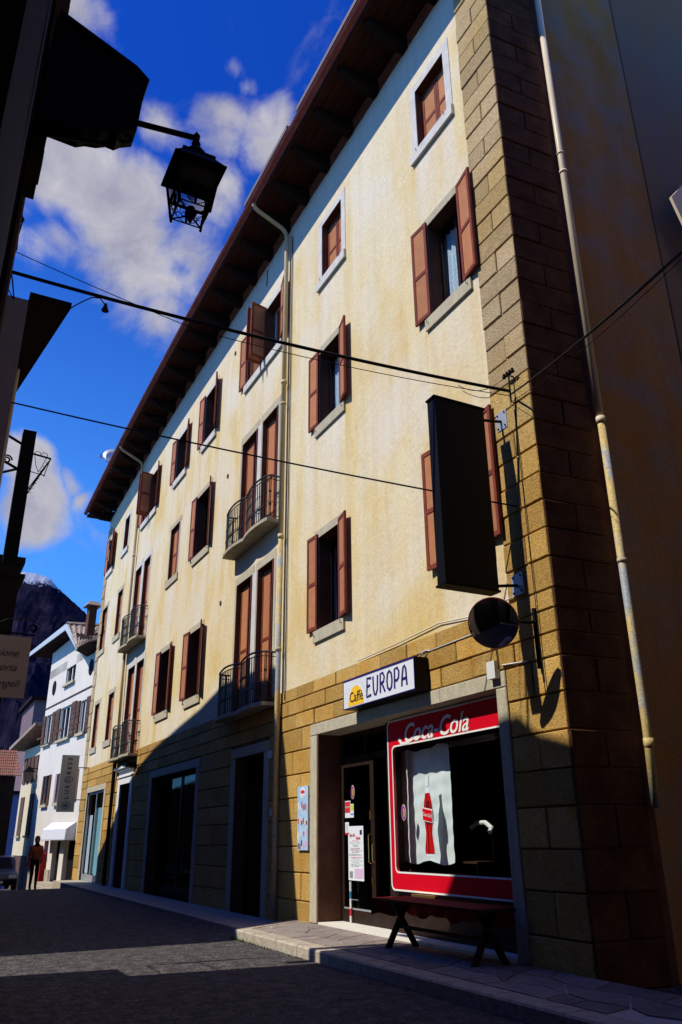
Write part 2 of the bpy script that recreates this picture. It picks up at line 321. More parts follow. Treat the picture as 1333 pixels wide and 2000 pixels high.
def block(name, m, parent, x0, x1, z0, z1, y, t=None, yaw=0.0, g=.011, org=None):
    """chamfered stone block, front face looking to -Y at distance t in front of plane y"""
    wd = round(x1-x0-2*g, 2); h = round(z1-z0-2*g, 2)
    if t is None: t = random.choice((.022, .028, .034, .04))
    key = (m, wd, h, t)
    if key not in CACHE:
        c = .012; b = MB(); wv, hv = wd/2, h/2
        o = [(-wv, 0, -hv), (wv, 0, -hv), (wv, 0, hv), (-wv, 0, hv)]; md = [(p[0], -t+c, p[2]) for p in o]
        i = [(-wv+c, -t, -hv+c), (wv-c, -t, -hv+c), (wv-c, -t, hv-c), (-wv+c, -t, hv-c)]
        b.v = o+md+i
        for k in range(4):
            j = (k+1) % 4; b.f.append((k, j, 4+j, 4+k)); b.f.append((4+k, 4+j, 8+j, 8+k))
        b.f.append((8, 9, 10, 11))
        me = bpy.data.meshes.new(name); me.from_pydata(b.v, [], b.f); me.materials.append(MT[m]); CACHE[key] = me
    cx, cz = (x0+x1)/2, (z0+z1)/2
    if org is None: mw = Matrix.Translation((cx, y, cz))
    else: mw = org @ Matrix.Translation((cx, y, cz))
    return link(name, CACHE[key], None, parent, mw)
def text(body, m, parent, mw, size, name='lettering', shear=0, sx=1, ext=.003, bold=0, align='CENTER'):
    cu = bpy.data.curves.new(name, 'FONT'); cu.body = body; cu.size = size; cu.shear = shear; cu.extrude = ext; cu.offset = bold; cu.align_x = align; cu.align_y = 'CENTER'; cu.resolution_u = 3
    o = bpy.data.objects.new(name, cu); COL.objects.link(o); cu.materials.append(MT[m])
    bpy.context.view_layer.update(); me = bpy.data.meshes.new_from_object(o); bpy.data.objects.remove(o); bpy.data.curves.remove(cu)
    return link(name, me, None, parent, mw @ Matrix.Diagonal((sx, 1, 1, 1)))
def front(x, y, z):  # text plane facing -Y
    return Matrix.Translation((x, y, z)) @ Matrix.Rotation(math.pi/2, 4, 'X')

YF = 7.05
# =================================================================== GROUND
def gz(x): return 0.0 if x > -33 else .0488*(x+33)
b = MB(); xs = [60, 20, 0, -5, -10, -12, -14, -16, -20, -26, -33, -40, -50, -60, -90, -160, -400, -1600]
ys = [-400, -60, -12, -2, 1, 3, 5, 7, 9, 14, 60, 500]
def gz2(x): return gz(max(x, -60))
for i in range(len(xs)-1):
    for j in range(len(ys)-1):
        b.quad((xs[i], ys[j], gz2(xs[i])), (xs[i], ys[j+1], gz2(xs[i])), (xs[i+1], ys[j+1], gz2(xs[i+1])), (xs[i+1], ys[j], gz2(xs[i+1])))
struct(b.build('street', 'asphalt'))
# raised pavement at the cafe
pv = bpy.data.objects.new('pavement', None); COL.objects.link(pv); setp(pv, None, Matrix.Translation((-11, 6.2, 0))); struct(pv)
MB().prism([(-14.62, 5.76, 0), (-5.2, 5.76, 0), (-5.2, 7.04, 0), (-15.5, 7.04, 0)], (0, 0, .138)).build('bed', 'grout', pv)
x = -14.72; k = 0
random.seed(3)
while x < -5.5:
    L = [.5, .42, .95, .8, 1.05, .9][k % 6]
    y1 = 5.75
    bb = MB(); x0, x1 = x+.006, x+L-.006; sk = -.14 if k == 0 else 0
    c = .02
    bb.hexa([(x0, 5.45, -.02), (x1, 5.45, -.02), (x1, y1, -.02), (x0+sk, y1, -.02), (x0, 5.45, .13), (x1, 5.45, .13), (x1, y1, .13), (x0+sk, y1, .13)])
    n = len(bb.v); bb.f.pop(1)
    bb.v += [(x0+.012, 5.45+c, .15), (x1-.008, 5.45+c, .15), (x1-.008, y1, .15), (x0+sk+.012, y1, .15)]
    bb.f += [(n, n+1, n+2, n+3), (4, 5, n+1, n), (5, 6, n+2, n+1), (6, 7, n+3, n+2), (7, 4, n, n+3)]
    bb.build('kerb_stone', 'kerb', pv); x += L; k += 1
# left return kerb, skewed to the wall
MB().prism([(-14.86, 5.77, 0), (-14.66, 5.77, 0), (-15.44, 7.03, 0), (-15.66, 7.03, 0)], (0, 0, .15)).build('kerb_stone', 'kerb', pv)
# crazy paving
rows = [5.77, 6.13, 6.55, 7.02]; grid = {}
nxs = 24
for j, yy in enumerate(rows):
    for i in range(nxs):
        xx = -14.62-(yy-5.77)*.62+i*.42+(j % 2)*.12
        if xx > -5.5: xx = -5.5
        jx = random.uniform(-.10, .10) if 0 < i else 0; jy = random.uniform(-.11, .11) if 0 < j < 3 else 0
        grid[(i, j)] = (xx+jx, yy+jy)
for j in range(3):
    i = 0
    while i < nxs-1:
        st = 1 if random.random() < .55 or i > nxs-3 else 2
        pts = [grid[(i, j)]]
        if st == 2: pts.append(grid[(i+1, j)])
        pts += [grid[(i+st, j)], grid[(i+st, j+1)]]
        if st == 2: pts.append(grid[(i+1, j+1)])
        pts.append(grid[(i, j+1)])
        cx = sum(p[0] for p in pts)/len(pts); cy = sum(p[1] for p in pts)/len(pts)
        pp = []
        for p in pts:
            d = Vector((p[0]-cx, p[1]-cy)); f = max(.5, 1-.012/max(d.length, .05)*1.5); pp.append((cx+d.x*f, cy+d.y*f, .128))
        if cx < -5.9: MB().prism(pp, (0, 0, .022+random.uniform(0, .004))).build('paving_stone', 'flag', pv)
        i += st
# low pavement further along the house
b = MB(); b.hexa([(-38, 6.0, -.3), (-15.75, 5.9, -.02), (-15.75, 7.04, -.02), (-38, 7.04, -.3), (-38, 6.0, .06), (-15.75, 5.9, .06), (-15.75, 7.04, .06), (-38, 7.04, .06)])
struct(b.build('far_pavement', 'kerb'))
# weeds
b = MB(); random.seed(11)
for i in range(260):
    tt = random.random()**1.6; x0 = -14.74+tt*3.0; y0 = 5.44-random.random()*.05; h = random.uniform(.02, .075)*(1-tt*.6); a = random.uniform(0, 6.28)
    b.poly([(x0, y0, 0), (x0+.012*math.cos(a), y0+.012*math.sin(a), 0), (x0+random.uniform(-.03, .03), y0-random.uniform(0, .04), h)])
b.build('weeds', 'grass', kind='stuff')

# =================================================================== MAIN BUILDING
mb = thing('apartment_building', 'long cream and ochre apartment building with red-brown shutters and stone corner blocks', 'building', (-23, 12, 0))
XL, XR = -39.6, -7.6
# windows: x0,x1,z0,z1,kind; positions here and below worked out beforehand from image pixels
WN = [
 ('closedf', -10.02, -9.0, 14.45, 16.08), ('closedf', -14.47, -13.41, 14.40, 16.10), ('closedf', -35.62, -34.70, 13.95, 15.58),
 ('open', -9.88, -8.88, 10.36, 12.41), ('open', -14.60, -13.52, 10.39, 12.31), ('open', -14.64, -13.65, 5.60, 7.65), ('open', -9.9, -8.9, 5.60, 7.65),
 ('openw', -23.75, -22.52, 14.06, 15.94), ('open', -24.0, -22.65, 10.07, 12.17), ('open', -23.88, -22.72, 5.50, 7.53),
 ('openw', -27.14, -25.82, 14.07, 15.82), ('closed', -27.14, -26.03, 10.15, 12.12), ('open', -27.2, -26.05, 5.50, 7.56),
 ('dbl', -19.62, -18.50, 14.20, 15.97), ('dbl', -18.18, -17.05, 14.20, 15.97),
 ('dbl', -32.08, -31.15, 14.08, 15.90), ('dbl', -30.85, -29.90, 14.08, 15.90),
 ('door', -19.77, -18.55, 8.86, 12.25), ('door', -18.2, -17.08, 8.86, 12.25), ('door', -19.78, -18.6, 4.44, 7.97), ('door', -18.24, -17.15, 4.44, 7.97),
 ('door', -32.45, -31.40, 8.75, 12.1), ('door', -31.0, -30.0, 8.75, 12.1), ('door', -32.15, -31.05, 4.44, 7.9), ('door', -30.75, -29.65, 4.44, 7.9),
 ('openw', -38.95, -37.75, 13.88, 15.62), ('closed', -35.65, -34.72, 9.95, 12.0), ('closed', -39.1, -37.85, 9.93, 12.0),
 ('closed', -35.45, -34.45, 5.45, 7.4), ('closed', -38.35, -37.4, 5.42, 7.35)]
GF = [ # ground floor openings
 ('cafe', -14.66, -8.93, .15, 3.49), ('cdoor', -19.35, -17.45, .0, 3.42), ('shop', -27.2, -22.45, .0, 3.45), ('fdoor', -31.6, -30.05, .0, 3.5), ('gshop', -37.95, -34.5, .0, 3.5)]
openings = [(a, b_, c, d) for _, a, b_, c, d in WN+GF]
ZT = 17.62
def drop(x): return 0 if x > -24 else .72*((-24-x)/15.6)**2  # wall top and roof bent down at the far end to follow the image
def wallmesh():
    X = sorted(set([XL, XR]+[v for o in openings for v in o[:2]])); Z = sorted(set([-.4, 4.6, ZT]+[v for o in openings for v in o[2:]]))
    up = MB(); lo = MB(); rv = MB()
    for i in range(len(X)-1):
        for j in range(len(Z)-1):
            cx, cz = (X[i]+X[i+1])/2, (Z[j]+Z[j+1])/2
            if any(o[0] < cx < o[1] and o[2] < cz < o[3] for o in openings): continue
            z0, z1 = Z[j], Z[j+1]
            za, zb = (z1-(drop(X[i]) if z1 == ZT else 0)), (z1-(drop(X[i+1]) if z1 == ZT else 0))
            t = lo if cz < 4.6 else up; y = YF+.01 if cz < 4.6 else YF
            t.quad((X[i], y, z0), (X[i+1], y, z0), (X[i+1], y, zb), (X[i], y, za))
    return up, lo
up, lo = wallmesh()
# fine grid of the upper wall with a wear record: pale wash-out and ochre runs under sills, by the pipes and low down, plus a pale band tinting the eave shade
fb = MB(); vi = {}; PALE = []; OCH = []
def fv(x, z):
    k = (round(x, 3), round(z, 3))
    if k not in vi:
        vi[k] = len(fb.v); fb.v.append((x, YF, z)); pl = oc = 0
        n1 = noise.fractal(Vector((x*1.7, 0, z*.35)), 1, 2, 4); n2 = noise.fractal(Vector((x*.5+9, 3, z*.5)), 1, 2, 4); n3 = noise.fractal(Vector((x*6, 7, z*.5)), 1, 2, 3)
        for kd, x0, x1, z0, z1 in WN:
            if x < x0-.9 or x > x1+.9: continue
            dz = (z0-.22)-z
            if 0 < dz < 3.2:
                ins = 1 if x0-.18 < x < x1+.18 else 0
                if ins: pl = max(pl, (1-dz/2.4)*(.65+.9*n1+.5*n3))
                for e in (x0-.2, x1+.2):
                    d = abs(x-e-.10*n1)
                    if d < .22: oc = max(oc, (1-d/.22)*(1-dz/3.2)*(.75+.9*n3))
            if z0-.2 < z < z1+.3:
                for e in (x0-.35, x1+.3):
                    d = abs(x-e)
                    if d < .28: oc = max(oc, (1-d/.28)*(.35+.8*n1))
            dz = z-(z1+.2)
            if 0 < dz < 1.0 and x0 < x < x1: pl = max(pl, (1-dz)*(.4+n1))
        oc = max(oc, max(0, (7.2-z)/3.0)*(.55+1.3*n2), (.9*n2+.5*n1)*.9 if abs(x+16.5) < 1.2 else 0, .9*(n2-.12)+.35*n1)
        pl = max(pl, .8*(-n2-.05)+.5*n1, max(0, (z-14.5)/3)*(.4+n2), min(.95, (z-16.2)*1.6))  # last term pales the wall under the eave to tint its shade
        PALE.append(max(0, min(1, pl))); OCH.append(max(0, min(1, oc)))
    return vi[k]
for f in up.f:
    q4 = [up.v[i] for i in f]; xa, xb = q4[0][0], q4[1][0]; nx_ = max(1, math.ceil((xb-xa)/(.13 if xb > -21 else .3))); nz_ = max(1, math.ceil((q4[3][2]-q4[0][2])/.22))
    gv = [[None]*(nz_+1) for _ in range(nx_+1)]
    for i in range(nx_+1):
        x_ = xa+(xb-xa)*i/nx_; zl = q4[0][2]; zh = q4[3][2]+(q4[2][2]-q4[3][2])*i/nx_
        for j in range(nz_+1): gv[i][j] = fv(x_, zl+(zh-zl)*j/nz_)
    for i in range(nx_):
        for j in range(nz_): fb.f.append((gv[i][j], gv[i+1][j], gv[i+1][j+1], gv[i][j+1]))
wo_ = fb.build('wall', 'plaster', mb)
for nm_, arr in (('pale', PALE), ('ochre', OCH)):
    at_ = wo_.data.attributes.new(nm_, 'FLOAT', 'POINT'); at_.data.foreach_set('value', arr)
pt = MT['plaster'].node_tree; pb = pt.nodes['Principled BSDF']; src = pb.inputs['Base Color'].links[0].from_node
hin = src.inputs['Color'].links[0].from_socket
for nm_, colr, amt in (('ochre', (.62, .42, .12, 1), .7), ('pale', (.70, .64, .53, 1), .85)):
    an = pt.nodes.new('ShaderNodeAttribute'); an.attribute_name = nm_; mu = pt.nodes.new('ShaderNodeMath'); mu.operation = 'MULTIPLY'; mu.inputs[1].default_value = amt; pt.links.new(an.outputs['Fac'], mu.inputs[0])
    mx = pt.nodes.new('ShaderNodeMix'); mx.data_type = 'RGBA'; pt.links.new(mu.outputs[0], mx.inputs[0]); pt.links.new(hin, mx.inputs[6]); mx.inputs[7].default_value = colr; hin = mx.outputs[2]
pt.links.new(hin, src.inputs['Color'])
lo.build('lower_wall', 'joint', mb)
# band of plaster thickness where the wall meets the base
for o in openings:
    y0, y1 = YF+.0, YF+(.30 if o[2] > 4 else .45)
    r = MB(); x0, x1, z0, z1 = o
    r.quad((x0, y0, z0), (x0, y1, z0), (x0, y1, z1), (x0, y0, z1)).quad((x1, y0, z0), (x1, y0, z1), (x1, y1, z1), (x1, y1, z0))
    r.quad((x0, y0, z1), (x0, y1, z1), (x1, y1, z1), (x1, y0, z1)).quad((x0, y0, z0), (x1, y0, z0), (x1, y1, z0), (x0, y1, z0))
    r.build('reveal', 'lintel' if o[0] == -14.66 else 'brownstrip', mb)  # recess shade is put into the dark brown of the reveals
# inner body: dark rooms, back and side walls
MB().quad((XL+.1, YF+4, 0), (XL+.1, YF+4, 17), (XR-.1, YF+4, 17), (XR-.1, YF+4, 0)).build('inner_wall', 'dark', mb)
for z in (4.3, 8.6, 13.2):
    MB().box(XL+.1, XR-.1, YF+.45, YF+4, z, z+.12).build('inner_floor', 'dark', mb)
for xx in (-15.8, -21, -25, -28.8, -33.5):
    MB().box(xx, xx+.1, YF+.46, YF+3.99, .2, 17).build('inner_wall', 'dark', mb)
MB().quad((XL, YF, -.5), (XL, YF+12, -.5), (XL, YF+12, 16.9), (XL, YF, 16.9)).build('end_wall', 'plaster', mb)
# ---- side wall
SD = Vector((.061, .998, 0)).normalized(); SN = Vector((.998, -.061, 0)).normalized(); SO = Vector((XR, YF, 0))
def S(u, wv, z): return SO+SD*u+SN*wv+Vector((0, 0, z))
SM = Matrix(((SD.x, -SN.x, 0, SO.x), (SD.y, -SN.y, 0, SO.y), (0, 0, 1, 0), (0, 0, 0, 1)))  # local x=u, local -y = outwards
MB().quad(S(0, 0, 0), S(1.05, 0, 0), S(1.05, 0, ZT), S(0, 0, ZT)).build('side_wall', 'joint', mb)
MB().hexa([S(1.02, -.2, 0), S(1.02, .0, 0), S(1.16, .0, 0), S(1.16, -.2, 0), S(1.02, -.2, 18), S(1.02, .0, 18), S(1.16, .0, 18), S(1.16, -.2, 18)]).build('brown_strip', 'brownstrip', mb)
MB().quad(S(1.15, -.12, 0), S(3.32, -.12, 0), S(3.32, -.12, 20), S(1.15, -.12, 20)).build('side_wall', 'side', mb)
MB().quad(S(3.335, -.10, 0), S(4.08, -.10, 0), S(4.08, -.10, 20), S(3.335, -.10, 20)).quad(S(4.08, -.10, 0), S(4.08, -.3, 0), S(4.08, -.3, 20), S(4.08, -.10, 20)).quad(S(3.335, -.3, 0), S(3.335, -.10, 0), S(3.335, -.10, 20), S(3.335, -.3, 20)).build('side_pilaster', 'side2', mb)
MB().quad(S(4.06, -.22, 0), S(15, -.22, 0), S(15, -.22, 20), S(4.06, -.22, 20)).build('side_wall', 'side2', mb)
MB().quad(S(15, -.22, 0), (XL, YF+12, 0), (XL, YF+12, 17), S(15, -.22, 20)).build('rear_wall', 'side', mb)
# ---- blocks
CZ = [.15]
zc = [.0, .49, .98, 1.45, 1.93, 2.36, 2.81, 3.27, 3.72, 4.03, 4.34, 4.6]
def course(z0, z1, xa, xb, shift, wd, m='ochre'):
    """lay blocks between xa and xb, skipping openings"""
    cuts = [(xa, xb)]
    for o in openings:
        pad = .30 if (o[0] < -8 and o[3] < 4) else 0
        if o[2] < (z0+z1)/2 < o[3]+(.2 if pad else 0):
            nc = []
            for a, c in cuts:
                lo_, hi_ = o[0]-pad, o[1]+(pad if o[1] < -9 else .23)
                if hi_ <= a or lo_ >= c: nc.append((a, c)); continue
                if lo_ > a+.12: nc.append((a, lo_))
                if hi_ < c-.12: nc.append((hi_, c))
            cuts = nc
    for a, c in cuts:
        n = max(1, round((c-a)/wd)); e = [a]
        if n == 1 and shift and c-a > .7: e.append((a+c)/2)
        else:
            for k in range(1, n+1 if shift else n):
                v = a+(c-a)*(k-(.5 if shift else 0))/n
                e.append(v+random.uniform(-.06, .06))
        e.append(c)
        for k in range(len(e)-1): block('stone_block', m, mb, e[k], e[k+1], z0, z1, YF+.01)
random.seed(5)
for i in range(len(zc)-1):
    course(zc[i], zc[i+1], -16.62, XR, i % 2, .95 if i < 8 else .88)
    course(zc[i], zc[i+1], XL, -16.62, i % 2, 1.9 if i < 8 else 1.6)
# near corner quoin, front and side
z = 4.6; q = [4.6, 5.03]
while q[-1] < 17.2: q.append(q[-1]+.411)
for i in range(len(q)-1):
    qm = 'quoin' if q[i]+random.uniform(-.8, .8) > 7.6 else 'quoinlow'
    if i % 2: block('stone_block', qm, mb, -8.5, -8.02, q[i], q[i+1], YF); block('stone_block', qm, mb, -8.02, XR+.03, q[i], q[i+1], YF)
    else: block('stone_block', qm, mb, -8.5, XR+.03, q[i], q[i+1], YF)
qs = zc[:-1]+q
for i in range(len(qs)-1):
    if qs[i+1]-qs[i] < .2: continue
    if i % 2: block('stone_block', 'shadedblock', mb, -.03, .52, qs[i], qs[i+1], 0, org=SM); block('stone_block', 'shadedblock', mb, .52, 1.02, qs[i], qs[i+1], 0, org=SM)
    else: block('stone_block', 'shadedblock', mb, -.03, 1.02, qs[i], qs[i+1], 0, org=SM)
q = [4.6]
while q[-1] < 16.3: q.append(q[-1]+.62)
for i in range(len(q)-1): block('stone_block', 'quoin', mb, XL, -38.95 if i % 2 else -38.85, q[i], q[i+1], YF, g=.02)
# cafe stone frame
for (x0, x1, z0, z1) in ((-14.97, -14.66, .15, 3.49), (-8.93, -8.70, .15, 3.49), (-14.97, -12.4, 3.49, 3.715), (-12.4, -10.3, 3.49, 3.715), (-10.3, -8.70, 3.49, 3.715)):
    block('lintel_stone' if z0 > 3 else 'jamb_stone', 'lintel', mb, x0, x1, z0, z1, YF+.01, t=.045, g=.003)
MB().box(-14.66, -14.60, YF-.03, YF+.45, .15, 3.488).build('jamb_stone', 'brownstrip', mb)
for (a, b_, c, d) in ((-19.35, -17.45, 0, 3.42), (-27.2, -22.45, 0, 3.45), (-37.95, -34.5, 0, 3.5)):
    for (x0, x1, z0, z1) in ((a-.28, a, c, d), (b_, b_+.28, c, d), (a-.28, b_+.28, d, d+.24)):
        block('lintel_stone' if z0 > 3 else 'jamb_stone', 'lintel', mb, x0, x1, z0, z1, YF+.01, t=.04, g=.003)
# threshold
MB().box(-14.6, -8.95, YF-.03, YF+.46, .10, .185).build('threshold', 'thresh', mb)
# ---- window surrounds, shutters
LEAF = {}
def leafmesh(wd, h):
    k = (round(wd, 2), round(h, 2))
    if k not in LEAF:
        f = MB(); s = .07; t = .045
        f.box(0, s, 0, t, 0, h).box(wd-s, wd, 0, t, 0, h).box(s, wd-s, 0, t, 0, s*1.1).box(s, wd-s, 0, t, h-s*1.1, h).box(s, wd-s, 0, t, h*.48-s*.55, h*.48+s*.55)
        me = bpy.data.meshes.new('shutter'); me.from_pydata(f.v, [], f.f); me.materials.append(MT['sf'])
        ps = []
        for (a, c) in ((s*1.1, h*.48-s*.55), (h*.48+s*.55, h-s*1.1)):
            p = MB(); p.box(s, wd-s, .012, t-.012, a, c); pm = bpy.data.meshes.new('panel'); pm.from_pydata(p.v, [], p.f); pm.materials.append(MT['sp']); ps.append(pm)
        LEAF[k] = (me, ps)
    return LEAF[k]
def leaf(parent, hx, hy, z0, wd, h, ang, name='shutter'):
    me, ps = leafmesh(wd, h); mw = Matrix.Translation((hx, hy, z0)) @ Matrix.Rotation(ang, 4, 'Z')
    o = link(name, me, None, parent, mw)
    for p in ps: link('panel', p, None, o, mw)
    return o
random.seed(9)
def handle_hook(x, z):
    MB().tube([(x, YF, z), (x, YF-.08, z), (x, YF-.09, z+.06)], .008, 4).build('shutter_hook', 'blackiron', mb)
for kd, x0, x1, z0, z1 in WN:
    wd = x1-x0; h = z1-z0
    # stone lintel and sill
    if kd in ('open', 'closed'):
        MB().box(x0-.19, x1+.19, YF-.012, YF+.02, z1+.002, z1+.18).build('lintel_stone', 'lintel', mb)
        sd_ = .245
        MB().box(x0-.2, x1+.2, YF-.05, YF+.05, z0-sd_, z0-.002).build('sill', 'lintel', mb)
        if kd == 'closed': 
            MB().box(x0-.1, x0-.002, YF-.012, YF+.02, z0, z1).box(x1+.002, x1+.1, YF-.012, YF+.02, z0, z1).build('jamb', 'lintel', mb)
    elif kd in ('closedf', 'openw', 'dbl'):
        fr = MB(); a = .2 if kd == 'closedf' else .13
        fr.box(x0-a, x0-.002, YF-.015, YF+.02, z0, z1).box(x1+.002, x1+a, YF-.015, YF+.02, z0, z1).box(x0-a, x1+a, YF-.015, YF+.02, z1, z1+.2)
        fr.build('window_surround', 'whiteframe', mb)
        MB().box(x0-a-.02, x1+a+.02, YF-.07, YF+.03, z0-.24, z0-.002).build('sill', 'whiteframe', mb)
    elif kd == 'door':
        fr = MB(); fr.box(x0-.12, x0-.002, YF-.012, YF+.02, z0, z1).box(x1+.002, x1+.12, YF-.012, YF+.02, z0, z1).box(x0-.12, x1+.12, YF-.012, YF+.02, z1, z1+.22)
        fr.build('door_surround', 'lintel' if x0 > -25 else 'whiteframe', mb)
    # leaves
    lw = wd/2-.01
    if kd in ('open', 'openw'):
        far = x0 < -20
        leaf(mb, x0-.005, YF-.012, z0+.02, min(lw, .5)*(.95 if not far else .95), h+.06, math.pi+math.radians(random.uniform(2, 6)))
        o = leaf(mb, x1+.005, YF-.055, z0+.02, min(lw, .48), h+.06, -math.radians(random.uniform(7, 15) if not far else random.uniform(10, 28)))
        handle_hook(x0-.1, z0-.12); handle_hook(x1+.12, z0-.1)
    if kd in ('closedf', 'closed'):
        d = YF+.16 if kd == 'closedf' else YF+.10
        leaf(mb, x0+.003, d, z0+.01, lw, h-.02, 0); leaf(mb, x0+wd/2+.004, d, z0+.01, lw, h-.02, 0)
        handle_hook(x0+.02, z0-.04); handle_hook(x1-.02, z0-.04)
    if kd == 'door':
        d = YF+.13
        if x0 > -25:
            leaf(mb, x0+.004, d, z0+.01, lw, h-.02, math.radians(random.uniform(-3, 3)))
            leaf(mb, x1-.05, YF-.02, z0+.01, .42, h-.02, math.radians(86))
        else:
            leaf(mb, x0+.004, d, z0+.01, lw, h-.02, 0); leaf(mb, x0+wd/2+.004, d, z0+.01, lw, h-.02, 0)
    if kd == 'dbl':
        pass
    # glazed window behind
    if kd in ('open', 'openw', 'dbl', 'door'):
        wf = MB(); y = YF+.27; s = .05
        wf.box(x0, x0+s, y, y+.05, z0, z1).box(x1-s, x1, y, y+.05, z0, z1).box(x0+s, x1-s, y, y+.05, z0, z0+s).box(x0+s, x1-s, y, y+.05, z1-s, z1).box((x0+x1)/2-.04, (x0+x1)/2+.04, y, y+.05, z0+s, z1-s)
        wo = wf.build('window', 'doorframe' if kd != 'dbl' else 'winwhite', mb)
        MB().box(x0+s, x1-s, y+.02, y+.026, z0+s, z1-s).build('pane', 'glass', wo)
# shutters of the double top windows
for (a, b_, c, d) in ((-19.62, -17.05, 14.2, 15.97), (-32.08, -29.9, 14.08, 15.9)):
    h = d-c; m1 = -18.5 if a > -25 else -31.15; m2 = -18.18 if a > -25 else -30.85
    leaf(mb, a-.005, YF-.012, c+.02, .52, h+.03, math.pi+.05)
    leaf(mb, m1+.05, YF-.02, c+.02, .52, h+.03, math.radians(-84)); leaf(mb, m2-.01, YF-.02, c+.02, .52, h+.03, math.radians(-78))
    leaf(mb, b_+.005, YF-.05, c+.02, .50, h+.03, -.25)
    leaf(mb, a+.06, YF+.05, c+.02, .5, h-.04, math.radians(60))
    MB().box(m1+.002, m2-.002, YF-.02, YF+.28, c, d).build('mullion', 'whiteframe', mb)
for (a, b_, zs) in ((-18.55, -18.2, ((8.86, 12.25),)), (-18.6, -18.24, ((4.44, 7.97),)), (-31.4, -31.0, ((8.75, 12.1),)), (-31.05, -30.75, ((4.44, 7.9),))):
    for c, d in zs: MB().box(a+.05, b_-.05, YF-.02, YF+.01, c, d).build('mullion', 'whiteframe', mb)
# lace curtains behind open windows
def curtain(name, m, parent, x0, x1, z0, z1, y, amp=.02, waves=9, hem=0, nx=60, nz=2, sag=0):
    b = MB(); idx = {}
    for i in range(nx+1):
        for j in range(nz+1):
            u = i/nx; v = j/nz; x = x0+(x1-x0)*u
            zt = z1+sag*(math.sin(u*9)*.5+math.sin(u*23+1)*.25)*(v)
            yy = y+amp*math.sin(u*waves*6.28+math.sin(v*7)*.6)*(1-.4*v)+(.0055*math.sin(v*44+1.5*math.sin(u*5))*(.4+.6*math.sin(u*17+v*3)**2) if nz > 8 else 0)
            idx[i, j] = len(b.v); b.v.append((x, yy, z0+(zt-z0)*v+(.03*math.sin(u*13) if j == 0 else 0)))
    for i in range(nx):
        for j in range(nz): b.f.append((idx[i, j], idx[i+1, j], idx[i+1, j+1], idx[i, j+1]))
    return b.build(name, m, parent, smooth=True)
for (x0, x1, z0, z1) in ((-10.05, -9.38, 10.45, 12.3), (-14.85, -14.3, 10.45, 12.25), (-14.95, -14.6, 5.65, 7.5), (-10.0, -9.5, 5.7, 7.5)):
    curtain('curtain', 'lace', mb, x0, x1, z0, z1, YF+.40, .03, 5, nz=4)
MB().box(-9.0, -8.93, YF+.2, YF+.26, 10.37, 12.35).build('window_frame', 'winwhite', mb)
# small vent holes
for (x, z) in ((-20.83, 16.05), (-20.99, 11.77), (-21.08, 7.82)):
    MB().lathe([(0, 0), (.07, 0), (.07, .02), (0, .02)], seg=10).xf(Matrix.Translation((x, YF-.004, z)) @ Matrix.Rotation(math.pi/2, 4, 'X')).build('vent_cap', 'brownstrip', mb)
MB().tube([(-18.2, YF-.02, 17.35), (-18.2, YF-.03, 16.85)], .012, 4).tube([(-18.2, YF-.02, 17.35), (-18.1, YF-.04, 17.36)], .012, 4).build('iron_hook', 'blackiron', mb)
# ---- balconies
def balcony(xa, xb, zs, zr, lab=None):
    root = MB(); nb = 2; N_ = 28
    def fy(u): return YF-.33-.09*abs(math.sin(math.pi*nb*u))**.7
    top = []; 
    def ring(off, z): return [(xa-off, YF, z)]+[(xa-off+(xb-xa+2*off)*i/N_, fy(i/N_)-off, z) for i in range(N_+1)]+[(xb+off, YF, z)]
    root.prism(ring(.04, zs-.085), (0, 0, .085))
    bo = root.build('balcony', 'balcony', mb)
    pts = [(xa+(xb-xa)*i/N_, fy(i/N_)+.03) for i in range(N_+1)]
    h = zr-zs
    def rz(u): return zr+.06*abs(math.sin(math.pi*nb*u))-.03
    for k, (dz, r) in enumerate(((0, .026), (-.10, .012))):
        MB().tube([(xa+.01, YF-.02, rz(0)+dz)]+[(p[0], p[1], rz(i/N_)+dz) for i, p in enumerate(pts)]+[(xb-.01, YF-.02, rz(1)+dz)], r, 5).build('rail', 'iron', bo)
    MB().tube([(xa+.01, YF-.02, zs+.08)]+[(p[0], p[1], zs+.08) for p in pts]+[(xb-.01, YF-.02, zs+.08)], .012, 4).build('rail', 'iron', bo)
    MB().tube([(xa+.01, YF-.02, zs+.45)]+[(p[0], p[1], zs+.45) for p in pts]+[(xb-.01, YF-.02, zs+.45)], .009, 4).build('rail', 'iron', bo)
    bm = MB(); hh = h-.05
    for (dz, r) in ((0, .010), (.02, .010), (hh*.3, .010), (hh*.34, .02), (hh*.38, .010), (hh*.6, .018), (hh*.65, .010), (hh, .010)): pass
    bm.tube([(0, 0, 0), (0, 0, hh*.3), (0, 0, hh*.34), (0, 0, hh*.38), (0, 0, hh*.6), (0, 0, hh*.64), (0, 0, hh*.68), (0, 0, hh)], [.012, .012, .026, .012, .012, .022, .012, .012], 5)
    me = bpy.data.meshes.new('baluster'); me.from_pydata(bm.v, [], bm.f); me.materials.append(MT['iron'])
    nbal = 26
    for i in range(nbal+1):
        u = i/nbal; link('baluster', me, None, bo, Matrix.Translation((xa+(xb-xa)*u, fy(u)+.03, zs)))
    for x in (xa+.01, xb-.01):
        for yy in (YF-.12, YF-.26): link('baluster', me, None, bo, Matrix.Translation((x, yy, zs)))
    for x in ():
        MB().prism([(x-.08, YF-.01, zs-.18), (x-.08, YF-.34, zs-.18), (x-.08, YF-.30, zs-.27), (x-.08, YF-.12, zs-.36), (x-.08, YF-.01, zs-.44)], (.16, 0, 0)).build('corbel', 'balcony', bo)
    return bo
balcony(-20.0, -16.85, 8.86, 10.05); balcony(-20.0, -16.85, 4.44, 5.6)
